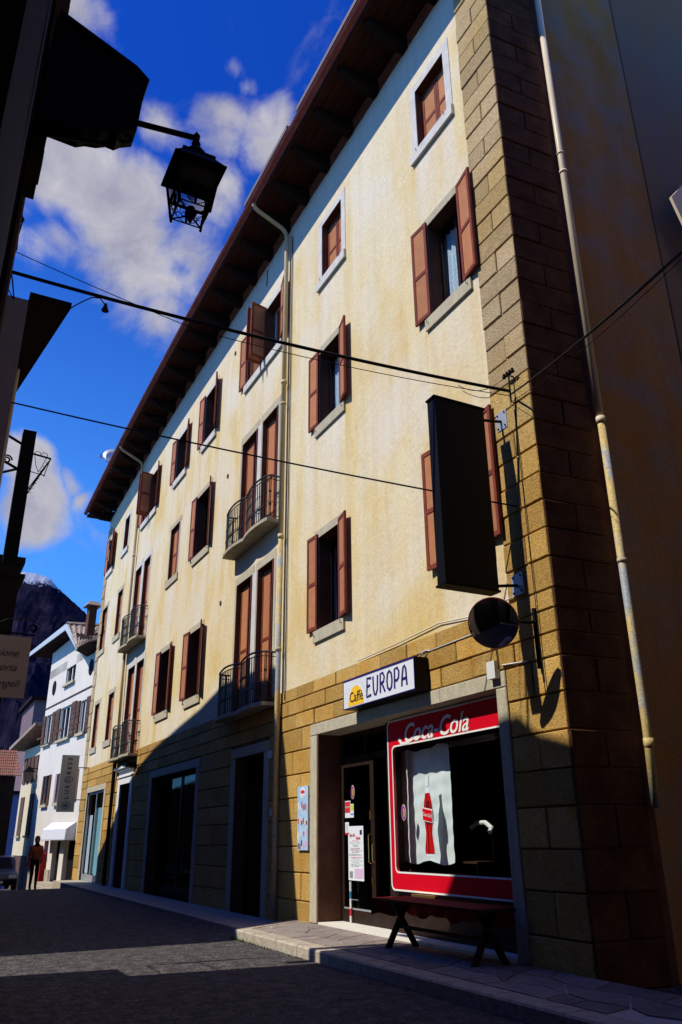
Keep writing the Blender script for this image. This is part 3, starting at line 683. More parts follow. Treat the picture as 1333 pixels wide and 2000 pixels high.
balcony(-32.75, -29.75, 8.75, 9.95); balcony(-32.55, -29.4, 4.44, 5.6)
# ---- door surround with cornice (F)
ds = MB(); ds.box(-31.95, -31.6, YF-.06, YF+.02, 0, 3.5).box(-30.05, -29.72, YF-.06, YF+.02, 0, 3.5).box(-31.95, -29.72, YF-.06, YF+.02, 3.5, 3.78)
ds.box(-32.0, -29.68, YF-.04, YF+.02, 3.78, 3.98).box(-32.1, -29.6, YF-.12, YF+.02, 3.98, 4.04).box(-32.2, -29.5, YF-.2, YF+.02, 4.04, 4.12).box(-32.0, -29.7, YF-.1, YF+.02, 3.74, 3.79)
ds.build('door_surround', 'white', mb)
# ---- eave, rafters, gutter, roof
random.seed(2)
OV = 1.13; YE = YF-OV
ex = [-6.9, -12, -18, -24, -28, -32, -36, -40.2]
sof = MB(); rf = MB()
for i in range(len(ex)-1):
    a, c = ex[i], ex[i+1]; da, dc = drop(a), drop(c)
    rf.hexa([(c, YE, 18.2-dc), (a, YE, 18.2-da), (a, YF+6, 20.6-da), (c, YF+6, 20.6-dc), (c, YE, 18.3-dc), (a, YE, 18.3-da), (a, YF+6, 20.75-da), (c, YF+6, 20.75-dc)])
roof = rf.build('roof', 'tile', mb)
# soffit boards (joined between rafters: one board strip per bay course)
bay = [-7.75-1.27*k for k in range(27)]
for k in range(len(bay)-1):
    a, c = bay[k], max(bay[k+1], -40.2)
    if a < -40: break
    d = (drop(a)+drop(c))/2; nbd = 5
    for j in range(nbd):
        y0 = YE+.04+(OV-.06)*j/nbd; y1 = YE+.04+(OV-.06)*(j+1)/nbd-.012
        zz = 17.98-d
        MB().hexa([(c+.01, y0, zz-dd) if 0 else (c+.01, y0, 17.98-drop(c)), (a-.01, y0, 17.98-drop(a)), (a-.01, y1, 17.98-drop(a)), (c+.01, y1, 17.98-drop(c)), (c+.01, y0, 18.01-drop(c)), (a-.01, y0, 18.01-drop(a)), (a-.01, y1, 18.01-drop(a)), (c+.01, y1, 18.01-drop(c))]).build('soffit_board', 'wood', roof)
MB().box(-7.74, -6.9, YE+.03, YF, 17.98, 18.02).build('soffit_board', 'wood', roof)
for k in range(27):
    x = bay[k]; d = drop(x)
    if x < -40.1: break
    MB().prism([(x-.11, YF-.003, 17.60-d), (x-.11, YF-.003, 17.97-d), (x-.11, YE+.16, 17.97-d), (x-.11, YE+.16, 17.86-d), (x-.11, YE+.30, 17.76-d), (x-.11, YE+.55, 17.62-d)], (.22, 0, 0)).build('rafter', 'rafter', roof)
MB().hexa([(-40.25, YE+.02, 17.95-.76), (-40.18, YE+.02, 17.95-.76), (-40.18, YF+3, 17.95-.76), (-40.25, YF+3, 17.95-.76), (-40.25, YE+.02, 18.1-.76), (-40.18, YE+.02, 18.1-.76), (-40.18, YF+3, 19.3-.76), (-40.25, YF+3, 19.3-.76)]).build('bargeboard', 'rafter', roof)
MB().box(-40.2, -39.6, YE+.05, YF+3, 17.25, 17.28).build('soffit_board', 'rafter', roof)
def gut(r, off):
    b = MB(); P = [Vector((x, YE-.06, 18.15-drop(x)+off)) for x in ex]
    rings = []
    for p in P:
        n = len(b.v)
        for k in range(7):
            a = math.pi+math.pi*k/6; b.v.append((p.x, p.y+r*math.cos(a), p.z+r*math.sin(a)))
        rings.append(n)
    for i in range(len(P)-1):
        for k in range(6): b.f.append((rings[i]+k, rings[i]+k+1, rings[i+1]+k+1, rings[i+1]+k))
    b.tube([(p.x, p.y-r, p.z) for p in P], .014, 5); return b
gut(.085, 0).build('gutter', 'gutter', roof)
# sheet-metal edge trims standing above parts of the gutter, tile ends over it
for (a, c) in ((-6.9, -13.3), (-13.9, -16.9)):
    MB().hexa([(c, YE-.16, 18.24), (a, YE-.16, 18.24), (a, YE+.2, 18.30), (c, YE+.2, 18.30), (c, YE-.16, 18.38), (a, YE-.16, 18.38), (a, YE+.2, 18.44), (c, YE+.2, 18.44)]).build('edge_flashing', 'flash', roof)
b = MB(); x = -6.95
while x > -40.1:
    d = drop(x); r = .085
    if not (-13.9 < x < -13.3 or -17.5 < x < -16.9 or -22.9 < x < -22.6 or -29 < x < -28.7):
        for (yy, zz) in ((YE-.10, 18.24), (YE+.35, 18.44)):
            n = len(b.v); jj = random.uniform(-.012, .012)
            for (y2, z2, rr) in ((yy+jj, zz-d, r), (yy+.5, zz-d+.2, r*.8)):
                for k in range(6):
                    a = math.pi*k/5; b.v.append((x+rr*math.cos(a), y2, z2+rr*math.sin(a)))
            for k in range(5): b.f.append((n+k, n+k+1, n+6+k+1, n+6+k))
            b.f.append(tuple(n+k for k in range(6)))
    x -= .205
b.build('roof_tiles', 'tile', roof, kind='stuff')
# ---- downpipes on facade
def pipe(path, r, m, name='downpipe', cols=(), parent=mb, cm=None):
    o = MB().tube(path, r, 12).build(name, m, parent, smooth=True)
    for (p, q) in cols: MB().tube([p, q], r*1.22, 12).build('collar', cm or m, o, smooth=True)
    return o
def arc(p0, p1, p2, n=5):
    p0, p1, p2 = Vector(p0), Vector(p1), Vector(p2)
    return [(p0*(1-t)**2+p1*2*t*(1-t)+p2*t*t) for t in [i/n for i in range(n+1)]]
yp = YF-.12
pipe(arc((-16.5, YE-.02, 18.10), (-16.5, YE-.02, 17.92), (-16.5, YE+.22, 17.84))+arc((-16.5, yp-.25, 17.60), (-16.5, yp, 17.50), (-16.5, yp, 17.25))+[(-16.5, yp, 8.3)], .062, 'pipe', cols=(((-16.5, yp, 16.9), (-16.5, yp, 16.84)), ((-16.5, yp, 12.6), (-16.5, yp, 12.52)), ((-16.5, yp, 11.95), (-16.5, yp, 11.90)), ((-16.5, yp, 8.34), (-16.5, yp, 8.24))))
pipe([(-16.5, yp, 8.3), (-16.5, yp, 4.2), (-16.5, yp, .1)], .060, 'pipew', cols=(((-16.5, yp, 5.6), (-16.5, yp, 5.52)),))
MB().tube([(-16.30, YF-.03, 17.2), (-16.30, YF-.03, 4.4)], .014, 5).build('cable', 'cable', mb)
xx = -32.62
pipe(arc((xx, YE-.02, 17.85), (xx, YE-.02, 17.7), (xx, YE+.2, 17.62))+arc((xx, yp-.25, 17.35), (xx, yp, 17.25), (xx, yp, 17.0))+[(xx-.0, yp, 8.2), (xx+.25, yp, 5)], .06, 'pipe', cols=(((xx, yp, 12.9), (xx, yp, 12.8)),))
pipe([(xx+.25, yp, 5), (xx+.1, yp, 4.2), (xx+.1, yp, .05)], .07, 'black')
# side downpipe, long
pp = [S(1.32, .02, zz) for zz in (17.4, 6.35)]
pipe([S(1.12, .125, 18), S(1.12, .125, 7.2)], .056, 'pipec', cols=((S(1.12, .125, 12.05), S(1.12, .125, 12.0)), (S(1.12, .125, 12.45), S(1.12, .125, 12.42)), (S(1.12, .125, 7.3), S(1.12, .125, 7.2))))
pipe([S(1.12, .125, 7.2), S(1.11, .125, 2.9), S(1.07, .125, 1.9)], .054, 'pipew', cols=((S(1.12, .125, 5.1), S(1.12, .125, 5.04)), (S(1.11, .125, 2.72), S(1.11, .125, 2.6))))
# fill wall between pipes already drawn
# cable run and junction box near the corner
MB().tube([(-12.9, YF-.03, 4.63), (-11.5, YF-.035, 4.66), (-10.2, YF-.03, 4.72), (-9.3, YF-.03, 4.62), (-8.3, YF-.05, 4.66)], .011, 4).build('cable', 'boxgrey', mb)
MB().tube([(-10.5, YF-.03, 4.34), (-9.2, YF-.03, 4.36), (-8.95, YF-.05, 4.38)], .011, 4).build('cable', 'boxgrey', mb)
MB().tube([(-8.82, YF-.05, 4.1), (-8.80, YF-.05, 3.75)], .010, 4).build('cable', 'cable', mb)
MB().tube([(-8.72, YF-.05, 3.78), (-8.2, YF-.04, 3.74)], .012, 4).build('cable', 'boxgrey', mb)
MB().tube([(-7.93, YF-.05, 7.4), (-7.92, YF-.05, 5.9), (-7.90, YF-.05, 3.2)], .008, 4).build('cable', 'cable', mb)
MB().box(-8.98, -8.80, YF-.12, YF-.02, 3.62, 3.86).build('junction_box', 'boxgrey', mb)
MB().box(-17.12, -16.98, YF-.05, YF-.02, 3.25, 3.42).build('house_number', 'boxgrey', mb)
MB().box(-16.98, -16.88, YF-.05, YF-.02, 2.05, 2.2).build('doorbell', 'boxgrey', mb)
# ---- ground floor infills: doors and shops in shade
for (a, c, z1, nm) in ((-19.35, -17.45, 3.42, 'door'), (-31.6, -30.05, 3.5, 'door')):
    f = MB(); y = YF+.3; m_ = (a+c)/2
    f.box(a, a+.08, y, y+.06, 0, z1).box(c-.08, c, y, y+.06, 0, z1).box(a+.08, c-.08, y, y+.06, z1-.1, z1).box(a+.08, c-.08, y, y+.06, z1-.8, z1-.7).box(m_-.05, m_+.05, y, y+.06, 0, z1-.8)
    d = f.build(nm, 'doorframe', mb)
    for (x0, x1) in ((a+.08, m_-.05), (m_+.05, c-.08)):
        MB().box(x0, x1, y+.02, y+.045, .02, .9).build('panel', 'doorframe', d); MB().box(x0, x1, y+.02, y+.045, .95, z1-.8).build('panel', 'doorframe', d)
    MB().box(a+.08, c-.08, y+.03, y+.036, z1-.7, z1-.1).build('pane', 'glass', d)
for (a, c, z1) in ((-27.2, -22.45, 3.45), (-37.95, -34.5, 3.5)):
    y = YF+(.3 if a > -30 else .05); f = MB(); f.box(a, a+.08, y, y+.06, 0, z1).box(c-.08, c, y, y+.06, 0, z1).box(a, c, y, y+.06, z1-.08, z1).box(a, c, y, y+.06, .0, .3).box((a+c)/2-.05, (a+c)/2+.05, y, y+.06, .3, z1-.08)
    d = f.build('shop_window', 'doorframe' if a > -30 else 'galv', mb)
    MB().box(a+.08, (a+c)/2-.05, y+.03, y+.036, .3, z1-.08).build('pane', 'glass', d); MB().box((a+c)/2+.05, c-.08, y+.03, y+.036, .3, z1-.08).build('pane', 'glass', d)
curtain('blind', 'bluecloth', mb, -36.3, -34.62, .32, 2.85, YF+.16, .004, 3)
curtain('blind', 'lace', mb, -37.8, -37.2, .32, 2.6, YF+.16, .004, 3)

# =================================================================== CAFE FRONT (fixed parts of the building)
yd = YF+.45
f = MB()
f.box(-14.60, -14.46, yd, yd+.08, .19, 3.49).box(-13.42, -13.28, yd, yd+.08, .19, 3.03).box(-12.62, -12.42, yd-.1, yd+.08, .19, 3.49).box(-14.46, -12.62, yd, yd+.08, 2.95, 3.06).box(-14.46, -12.62, yd, yd+.08, 3.40, 3.49)
f.box(-14.46, -13.42, yd, yd+.08, .19, .42).box(-13.28, -12.62, yd, yd+.08, .19, .42).box(-14.46, -13.42, yd, yd+.08, 2.86, 2.95).box(-13.62, -13.56, yd, yd+.08, 3.06, 3.40)
door = f.build('cafe_door', 'doorframe', mb)
MB().box(-14.46, -13.42, yd+.03, yd+.036, .42, 2.86).build('pane', 'glass', door)
MB().box(-13.28, -12.62, yd+.03, yd+.036, .42, 2.95).build('pane', 'glass', door)
MB().box(-14.46, -12.62, yd+.03, yd+.036, 3.06, 3.40).build('pane', 'glass', door)
MB().box(-14.46, -13.42, yd-.012, yd-.002, .40, .43).build('kick_rail', 'galv', door)
for (x, z0, z1) in ((-13.40, 1.18, 1.66), (-13.27, 1.20, 1.50)):
    MB().tube([(x, yd-.02, z0), (x, yd-.06, z0+.02), (x, yd-.06, z1-.02), (x, yd-.02, z1)], .011, 6).build('handle', 'brass', door)
MB().box(-13.44, -13.40, yd-.012, yd-.001, 1.9, 2.05).build('lock_plate', 'brass', door)
MB().box(-13.40, -13.37, yd-.012, yd-.001, .85, .95).build('lock_plate', 'brass', door)
# shop window frame
f = MB(); yw = YF+.32
f.box(-12.42, -12.34, yw, yw+.06, .19, 3.49).box(-9.01, -8.93, yw, yw+.06, .19, 3.49).box(-12.34, -9.01, yw, yw+.06, 3.40, 3.49).box(-12.34, -9.01, yw, yw+.06, .19, .78)
win = f.build('cafe_window', 'doorframe', mb)
MB().box(-12.34, -9.01, yw+.02, yw+.026, .78, 3.40).build('pane', 'glass', win)
# =================================================================== CAFE THINGS
def rrect(x0, x1, z0, z1, r, n=5, y=0):
    pts = []
    for cx, cz, a0 in ((x1-r, z1-r, 0), (x0+r, z1-r, 90), (x0+r, z0+r, 180), (x1-r, z0+r, 270)):
        for i in range(n+1):
            a = math.radians(a0+90*i/n); pts.append((cx+r*math.cos(a), y, cz+r*math.sin(a)))
    return pts
def ringfr(b, o, i):
    n = len(o); s = len(b.v); b.v += o+i
    for k in range(n):
        j = (k+1) % n; b.f.append((s+k, s+j, s+n+j, s+n+k))
t = thing('advertising_frame', 'red and white soft drink advertising frame around the cafe window', 'sign', (-10.8, 7.25, .8))
yr = YF+.20
O = rrect(-12.30, -9.02, .82, 3.45, .09, y=yr); I = rrect(-12.16, -9.14, 1.08, 3.03, .08, y=yr)
b = MB(); ringfr(b, O, I); ob = rrect(-12.30, -9.02, .82, 3.45, .09, y=yr+.05); ib = rrect(-12.16, -9.14, 1.08, 3.03, .08, y=yr+.05); ringfr(b, ib, ob); ringfr(b, ob, O); ringfr(b, I, ib); b.build('red_border', 'red', t)
b = MB(); ringfr(b, rrect(-12.175, -9.125, 1.065, 3.045, .09, y=yr-.004), rrect(-12.15, -9.15, 1.09, 3.02, .075, y=yr-.004)); b.build('white_stripe', 'white', t)
b = MB(); ringfr(b, rrect(-12.315, -9.005, .805, 3.465, .10, y=yr-.004), rrect(-12.285, -9.035, .83, 3.44, .085, y=yr-.004)); b.build('white_stripe', 'white', t)
text('Coca-Cola', 'white', t, front(-10.86, yr-.006, 3.19), .42, shear=.35, sx=1.02, bold=.004)
# swash under the lettering
b = MB(); pts = [(-11.95, 3.12), (-11.85, 3.03), (-11.65, 3.03), (-11.4, 3.10), (-11.2, 3.09), (-11.35, 3.14), (-11.6, 3.075), (-11.82, 3.075), (-11.9, 3.16)]
b.prism([(x, yr-.008, z) for x, z in pts], (0, .004, 0)).build('swash', 'white', t)
MB().box(-11.6, -10.95, YF+.12, YF+.2, .735, .79).build('lower_ledge', 'brass', t)
# curtain hanging in the window
cu = curtain('window_curtain', 'cloth', None, -12.80, -11.0, 1.22, 2.98, YF+.56, .012, 5.5, nx=70, nz=40, sag=.05)
tag(cu, 'pale grey-green curtain hanging inside the red-framed cafe window', 'curtain')
# bottle cut-out sticker
t = thing('bottle_sticker', 'tall cola bottle sticker on the cafe window glass', 'sticker', (-11.1, YF+.31, 1.32))
yb = yw+.012
prof = [(0, .0), (.075, 0), (.10, .03), (.105, .10), (.085, .22), (.072, .33), (.088, .45), (.10, .55), (.10, .70), (.085, .80), (.055, .92), (.037, 1.02), (.033, 1.10), (.038, 1.12), (.038, 1.17), (0, 1.17)]
def bottle(sc, y, th, m, name, z0=0, z1=9, gx=0, parent=None, cx=-11.33, cz=1.33):
    pr = [(max(0, r*sc-gx), z) for r, z in prof if z0 <= z <= z1]
    pts = [(cx+r, y, cz+z) for r, z in pr]+[(cx-r, y, cz+z) for r, z in reversed(pr)]
    return MB().prism(pts, (0, th, 0)).build(name, m, parent)
bottle(1.36, yb, .004, 'cap', 'white_outline', 0, 9, 0, t)
bottle(1.34, yb-.006, .004, 'cola', 'bottle_body', .03, .92, .012, t)
bottle(1.0, yb-.012, .004, 'colad', 'bottle_shade', .45, .9, .05, t)
bottle(1.22, yb-.006, .004, 'cap', 'bottle_neck', 1.0, 1.17, .0, t)
MB().prism([(-11.47, yb-.02, 1.84), (-11.19, yb-.02, 1.80), (-11.19, yb-.02, 2.0), (-11.47, yb-.02, 2.04)], (0, .004, 0)).build('label_edge', 'white', t)
MB().prism([(-11.46, yb-.026, 1.855), (-11.20, yb-.026, 1.815), (-11.20, yb-.026, 1.985), (-11.46, yb-.026, 2.025)], (0, .004, 0)).build('label', 'red', t)
text('Coca-Cola', 'white', t, front(-11.33, yb-.029, 1.92) @ Matrix.Rotation(math.radians(-9), 4, 'Z'), .075, shear=.3, sx=.8, ext=.001)
MB().prism([(-11.37, yb-.02, 1.40), (-11.355, yb-.02, 1.40), (-11.36, yb-.02, 1.8), (-11.37, yb-.02, 1.8)], (0, .003, 0)).build('highlight', 'redp', t)
# round stickers
def drop_sticker(cx, cz, y, lab):
    t = thing('round_sticker', lab, 'sticker', (cx, y, cz), 'small coloured drop stickers on the cafe glass')
    def el(rx, rz, yy, m, nm, dx=0, dz=0):
        MB().prism([(cx+dx+rx*math.cos(a)*(1-.18*max(0, math.sin(a))), yy, cz+dz+rz*math.sin(a)) for a in [2*math.pi*i/16 for i in range(16)]], (0, .003, 0)).build(nm, m, t)
    el(.075, .125, y, 'creamp', 'border'); el(.066, .112, y-.005, 'purple', 'field'); el(.022, .07, y-.009, 'lime', 'drop_shape', .015, -.01); el(.012, .06, y-.012, 'blackprint', 'dark_stroke', -.005, -.02)
drop_sticker(-14.08, 2.40, yd-.008, 'small purple and yellow oval sticker high on the cafe door glass')
drop_sticker(-12.05, 1.98, yw-.006, 'small purple and yellow oval sticker at the left of the cafe window')
t = thing('drinks_sticker', 'red drinks sticker with white script joined to a green price label on the cafe door', 'sticker', (-14.2, yd-.01, 2.05))
MB().box(-14.39, -14.17, yd-.012, yd-.008, 1.95, 2.25).build('backing', 'paper', t); MB().box(-14.38, -14.18, yd-.016, yd-.012, 2.04, 2.235).build('red_field', 'redp', t)
text('Coca-Cola', 'white', t, front(-14.28, yd-.018, 2.14), .048, shear=.3, sx=.85, ext=.001)
MB().box(-14.168, -14.04, yd-.012, yd-.008, 1.95, 2.19).build('backing', 'paper', t); MB().box(-14.16, -14.05, yd-.016, yd-.012, 2.08, 2.18).build('green_field', 'lime', t); MB().box(-14.16, -14.05, yd-.016, yd-.012, 2.0, 2.02).build('stripe', 'bluep', t)
t = thing('hours_sticker', 'small white square sticker with red base below the drinks sticker', 'sticker', (-14.3, yd-.01, 1.83))
MB().box(-14.39, -14.24, yd-.012, yd-.008, 1.68, 1.87).build('paper', 'paper', t); MB().box(-14.39, -14.24, yd-.014, yd-.010, 1.655, 1.69).build('red_edge', 'redp', t)
for k in range(4): MB().box(-14.36, -14.27, yd-.0135, yd-.0125, 1.72+.035*k, 1.726+.035*k).build('print_line', 'blackprint', t)
# notice
t = thing('paper_notice', 'tall white printed paper notice stuck on the cafe door glass', 'notice', (-14.0, yd-.01, .9))
X0, X1, Z0, Z1 = -14.27, -13.68, .88, 1.80
MB().box(X0, X1, yd-.014, yd-.010, Z0, Z1).build('sheet', 'paper', t)
MB().box(X0+.24, X1-.03, yd-.017, yd-.014, Z0+.04, Z0+.2).build('pink_panel', 'pink', t)
MB().box(X1-.13, X1-.05, yd-.017, yd-.014, Z1-.15, Z1-.07).build('print_picture', 'blackprint', t)
MB().box(X0+.05, X0+.17, yd-.017, yd-.014, Z0+.04, Z0+.15).build('print_picture', 'galv', t)
text('Sagra del', 'redp', t, front(-14.11, yd-.018, 1.645), .085, shear=.15, sx=.7, ext=.001)
text('Sanvito', 'redp', t, front(-13.88, yd-.018, 1.595), .085, shear=.15, sx=.7, ext=.001)
random.seed(4)
b = MB(); b2 = MB(); zz = 1.54
while zz > Z0+.23:
    L = random.uniform(.10, .24); tgt = b2 if random.random() < .3 else b
    c = (X0+X1)/2+random.uniform(-.04, .04); xx_ = c-L
    while xx_ < c+L:
        wl = random.uniform(.015, .05); tgt.box(xx_, min(xx_+wl, c+L), yd-.0165, yd-.0145, zz, zz+random.choice((.008, .008, .014))); xx_ += wl+.012
    zz -= random.choice((.022, .022, .034))
b.build('print_lines', 'galv', t, kind='stuff'); b2.build('print_lines', 'redp', t, kind='stuff')
# striped pole standing below the notice
t = thing('striped_pole', 'thin red, white and blue striped pole standing behind the door glass', 'pole', (-14.15, yd-.03, .19))
for k, (z0, z1, m) in enumerate(((.19, .30, 'white'), (.30, .42, 'redp'), (.42, .58, 'white'), (.58, .70, 'bluep'), (.70, .86, 'white'))):
    MB().tube([(-14.15, yd-.04, z0), (-14.15, yd-.04, z1)], .022, 8).build('band', m, t)
MB().box(-14.12, -13.86, yd-.05, yd-.04, .565, .575).build('side_arm', 'galv', t)
# ice cream poster
t = thing('ice_cream_poster', 'tall blue ice cream poster on the ochre blocks left of the cafe door', 'poster', (-15.24, YF-.05, 1.38))
px0, px1, pz0, pz1 = -15.49, -15.0, 1.385, 2.56; yy = YF-.06
MB().box(px0, px1, yy, YF-.025, pz0, pz1).build('panel', 'poster', t)
def blob(cx, cz, rx, rz, m, nm, y, n=14):
    MB().prism([(cx+rx*math.cos(2*math.pi*i/n), y, cz+rz*math.sin(2*math.pi*i/n)) for i in range(n)], (0, .002, 0)).build(nm, m, t)
blob(-15.245, 2.44, .13, .10, 'paper', 'badge', yy-.003); blob(-15.245, 2.45, .10, .035, 'redp', 'badge_band', yy-.006)
blob(-15.285, 2.40, .04, .022, 'paper', 'badge_scoop', yy-.008); blob(-15.205, 2.40, .04, .022, 'paper', 'badge_scoop', yy-.008)
for rz, n in ((2.17, 6), (1.88, 6), (1.66, 4), (1.47, 6)):
    for k in range(n):
        cx = px0+.055+k*(.38/(n-1)); cz = rz+random.uniform(-.035, .035); m = random.choice(('choc', 'choc', 'creamp', 'redp', 'pink', 'paper')); h = random.uniform(.04, .085) if rz > 1.6 else .07
        MB().prism([(cx-.022, yy-.003, cz-h*.6), (cx+.022, yy-.003, cz-h*.6), (cx+.025, yy-.003, cz+h*.7), (cx, yy-.003, cz+h), (cx-.025, yy-.003, cz+h*.7)], (0, .002, 0)).build('ice_cream', m, t)
        MB().box(cx-.006, cx+.006, yy-.003, yy-.001, cz-h*1.1, cz-h*.6).build('stick', 'creamp', t)
# EUROPA light box
t = thing('cafe_sign', 'white light box sign reading Caffe Europa above the cafe entrance', 'sign', (-11.8, 7.0, 3.72))
ex0, ex1, ez0, ez1, ye, yb_ = -13.0, -10.57, 3.73, 4.245, 6.76, 7.015
MB().box(ex0, ex1, ye, yb_, ez0, ez1).build('case', 'black', t)
MB().box(ex0+.015, ex1-.015, ye-.006, ye-.001, ez0+.012, ez1-.03).build('face', 'signwhite', t)
MB().box(ex0, ex1, ye-.012, ye-.007, ez1-.03, ez1).box(ex0, ex1, ye-.012, ye-.007, ez0, ez0+.014).box(ex0, ex0+.016, ye-.012, ye-.007, ez0+.014, ez1-.03).box(ex1-.016, ex1, ye-.012, ye-.007, ez0+.014, ez1-.03).build('trim', 'navy', t)
cxs, czs = -12.52, ez0+.03
b = MB(); b.poly([(cxs+.285*math.cos(a), ye-.009, czs+.34*math.sin(a)) for a in [math.pi*i/20 for i in range(21)]]); b.build('yellow_sun', 'sunyellow', t)
rb = MB()
for k in range(26):
    a = math.pi*(k+.5)/26; r0, r1 = .36, .50 if k % 2 else .42
    p0 = Vector((cxs+r0*math.cos(a), ye-.008, czs+r0*1.1*math.sin(a))); p1 = Vector((cxs+r1*1.2*math.cos(a), ye-.008, min(czs+r1*math.sin(a), ez1-.04)))
    n = Vector((-math.sin(a), 0, math.cos(a)))*.002; rb.quad(p0-n, p1-n, p1+n, p0+n)
rb.build('rays', 'creamp', t, kind='stuff')
text('Caffè', 'blackprint', t, front(-12.50, ye-.013, 3.90), .25, sx=.95, ext=.001, bold=.001)
def stroke(pts, wd, y, cl=False):
    b = MB(); P = [Vector((p[0], 0, p[1])) for p in pts]; n = len(P); L = []
    for i in range(n):
        a = P[i-1] if i > 0 or cl else P[0]; c = P[(i+1) % n] if i < n-1 or cl else P[-1]
        tt = (c-a).normalized(); nn_ = Vector((-tt.z, 0, tt.x))*wd/2; L.append((P[i]-nn_, P[i]+nn_))
    m_ = n if cl else n-1
    for i in range(m_):
        j = (i+1) % n; q = [L[i][0], L[j][0], L[j][1], L[i][1]]; b.prism([(v.x, y, v.z) for v in q], (0, .003, 0))
    return b
def merge(a, b):
    n = len(a.v); a.v += b.v; a.f += [tuple(i+n for i in f) for f in b.f]; return a
EU = {'E': [[(1, .95), (.15, 1), (.1, .5), (0, 0), (.95, .05)], [(.1, .55), (.75, .58)]],
 'U': [[(0, 1), (.05, .3), (.25, .02), (.55, 0), (.85, .25), (.95, 1)]],
 'R': [[(.05, 0), (.1, 1), (.6, 1.02), (.9, .8), (.75, .55), (.15, .48)], [(.35, .5), (1, 0)]],
 'O': [[(.5, 0), (.12, .15), (0, .5), (.15, .87), (.5, 1), (.88, .85), (1, .5), (.88, .15), (.5, 0)]],
 'P': [[(.05, 0), (.12, 1), (.65, 1.02), (.95, .8), (.85, .5), (.5, .38), (.12, .42)]],
 'A': [[(0, 0), (.12, .5), (.35, .92), (.6, 1), (.82, .85), (.95, 0)], [(.05, .36), (.93, .36)]]}
xc = -12.12
for ch in 'EUROPA':
    wl = .165; hh = .315; b = MB()
    for s in EU[ch]: merge(b, stroke([(xc+p[0]*wl, 3.835+p[1]*hh) for p in s], .042, ye-.013))
    b.build('letter', 'navy', t); xc += .232
MB().tube([(-10.75, 7.0, 4.245), (-10.68, 6.95, 4.33), (-10.58, 7.0, 4.36), (-10.5, 7.02, 4.34)], .012, 5).tube([(-10.82, 7.0, 4.245), (-10.74, 6.97, 4.30), (-10.62, 7.0, 4.32)], .012, 5).build('feed_cable', 'boxgrey', t)
# folding table with red cloth
t = thing('folding_table', 'dark wooden folding table on the pavement below the cafe window', 'table', (-10.4, 6.5, .15))
MB().box(-11.28, -8.7, 6.35, 6.88, .745, .78).build('tabletop', 'table', t)
for x in (-11.05, -9.0):
    MB().hexa([(x, 6.36, .155), (x+.06, 6.36, .155), (x+.06, 6.44, .155), (x, 6.44, .155), (x, 6.70, .744), (x+.06, 6.70, .744), (x+.06, 6.78, .744), (x, 6.78, .744)]).build('leg', 'table', t)
    MB().hexa([(x+.07, 6.78, .155), (x+.13, 6.78, .155), (x+.13, 6.86, .155), (x+.07, 6.86, .155), (x+.07, 6.42, .744), (x+.13, 6.42, .744), (x+.13, 6.50, .744), (x+.07, 6.50, .744)]).build('leg', 'table', t)
MB().box(-11.0, -8.95, 6.58, 6.62, .40, .44).build('stretcher', 'table', t)
b = MB(); nx = 26
def cz_(x, k): return .54+.03*math.sin(x*7)+.02*math.sin(x*17+k)
b.quad((-11.33, 6.31, .785), (-8.8, 6.31, .785), (-8.8, 6.92, .785), (-11.33, 6.92, .785))
for i in range(nx):
    for (y, sgn) in ((6.92, 1),):
        xa = -11.33+2.53*i/nx; xb = -11.33+2.53*(i+1)/nx
        b.quad((xa, y, .785), (xb, y, .785), (xb, y+.02*math.sin(xb*15), cz_(xb, 1)), (xa, y+.02*math.sin(xa*15), cz_(xa, 1)))
for i in range(8):
    ya = 6.31+.61*i/8; yb2 = 6.31+.61*(i+1)/8
    b.quad((-11.33, ya, .785), (-11.33, yb2, .785), (-11.35+.02*math.sin(yb2*20), yb2, .55+.03*math.sin(yb2*11)), (-11.35+.02*math.sin(ya*20), ya, .55+.03*math.sin(ya*11)))
tag(b.build('tablecloth', 'redcloth'), 'dark red cloth draped over the folding table outside the cafe', 'tablecloth')
# inside: tube lamp, chair, small bulb
t = thing('ceiling_tube_lamp', 'white tube lamp hanging inside the cafe window', 'lamp', (-11.1, 8.1, 3.05))
MB().box(-11.75, -10.3, 8.0, 8.12, 3.04, 3.09).build('housing', 'white', t); MB().tube([(-11.7, 8.06, 3.02), (-10.35, 8.06, 3.02)], .018, 8).build('tube', 'white', t)
MB().tube([(-11.4, 8.06, 3.09), (-11.4, 8.06, 3.9)], .006, 4).build('hanger', 'blackiron', t); MB().tube([(-10.6, 8.06, 3.09), (-10.6, 8.06, 3.9)], .006, 4).build('hanger', 'blackiron', t)
t = thing('cafe_chair', 'pale curved-back chair standing in the dark cafe behind the window', 'chair', (-10.9, 8.0, .2))
MB().tube([(-11.15, 8.05, 1.72), (-11.05, 8.1, 1.80), (-10.85, 8.12, 1.80), (-10.65, 8.08, 1.72), (-10.6, 8.0, 1.66)], .035, 8).build('backrest', 'white', t)
MB().box(-11.12, -10.63, 7.75, 8.1, 1.22, 1.25).build('seat', 'table', t)
for (x, y) in ((-11.1, 7.77), (-10.65, 7.77), (-11.1, 8.08), (-10.65, 8.08)): MB().tube([(x, y, .2), (x, y, 1.7 if y > 8 else 1.22)], .014, 5).build('leg', 'blackiron', t)
MB().box(-15.2, -8.2, YF+.46, YF+3.8, .13, .19).build('cafe_floor', 'dark', mb)
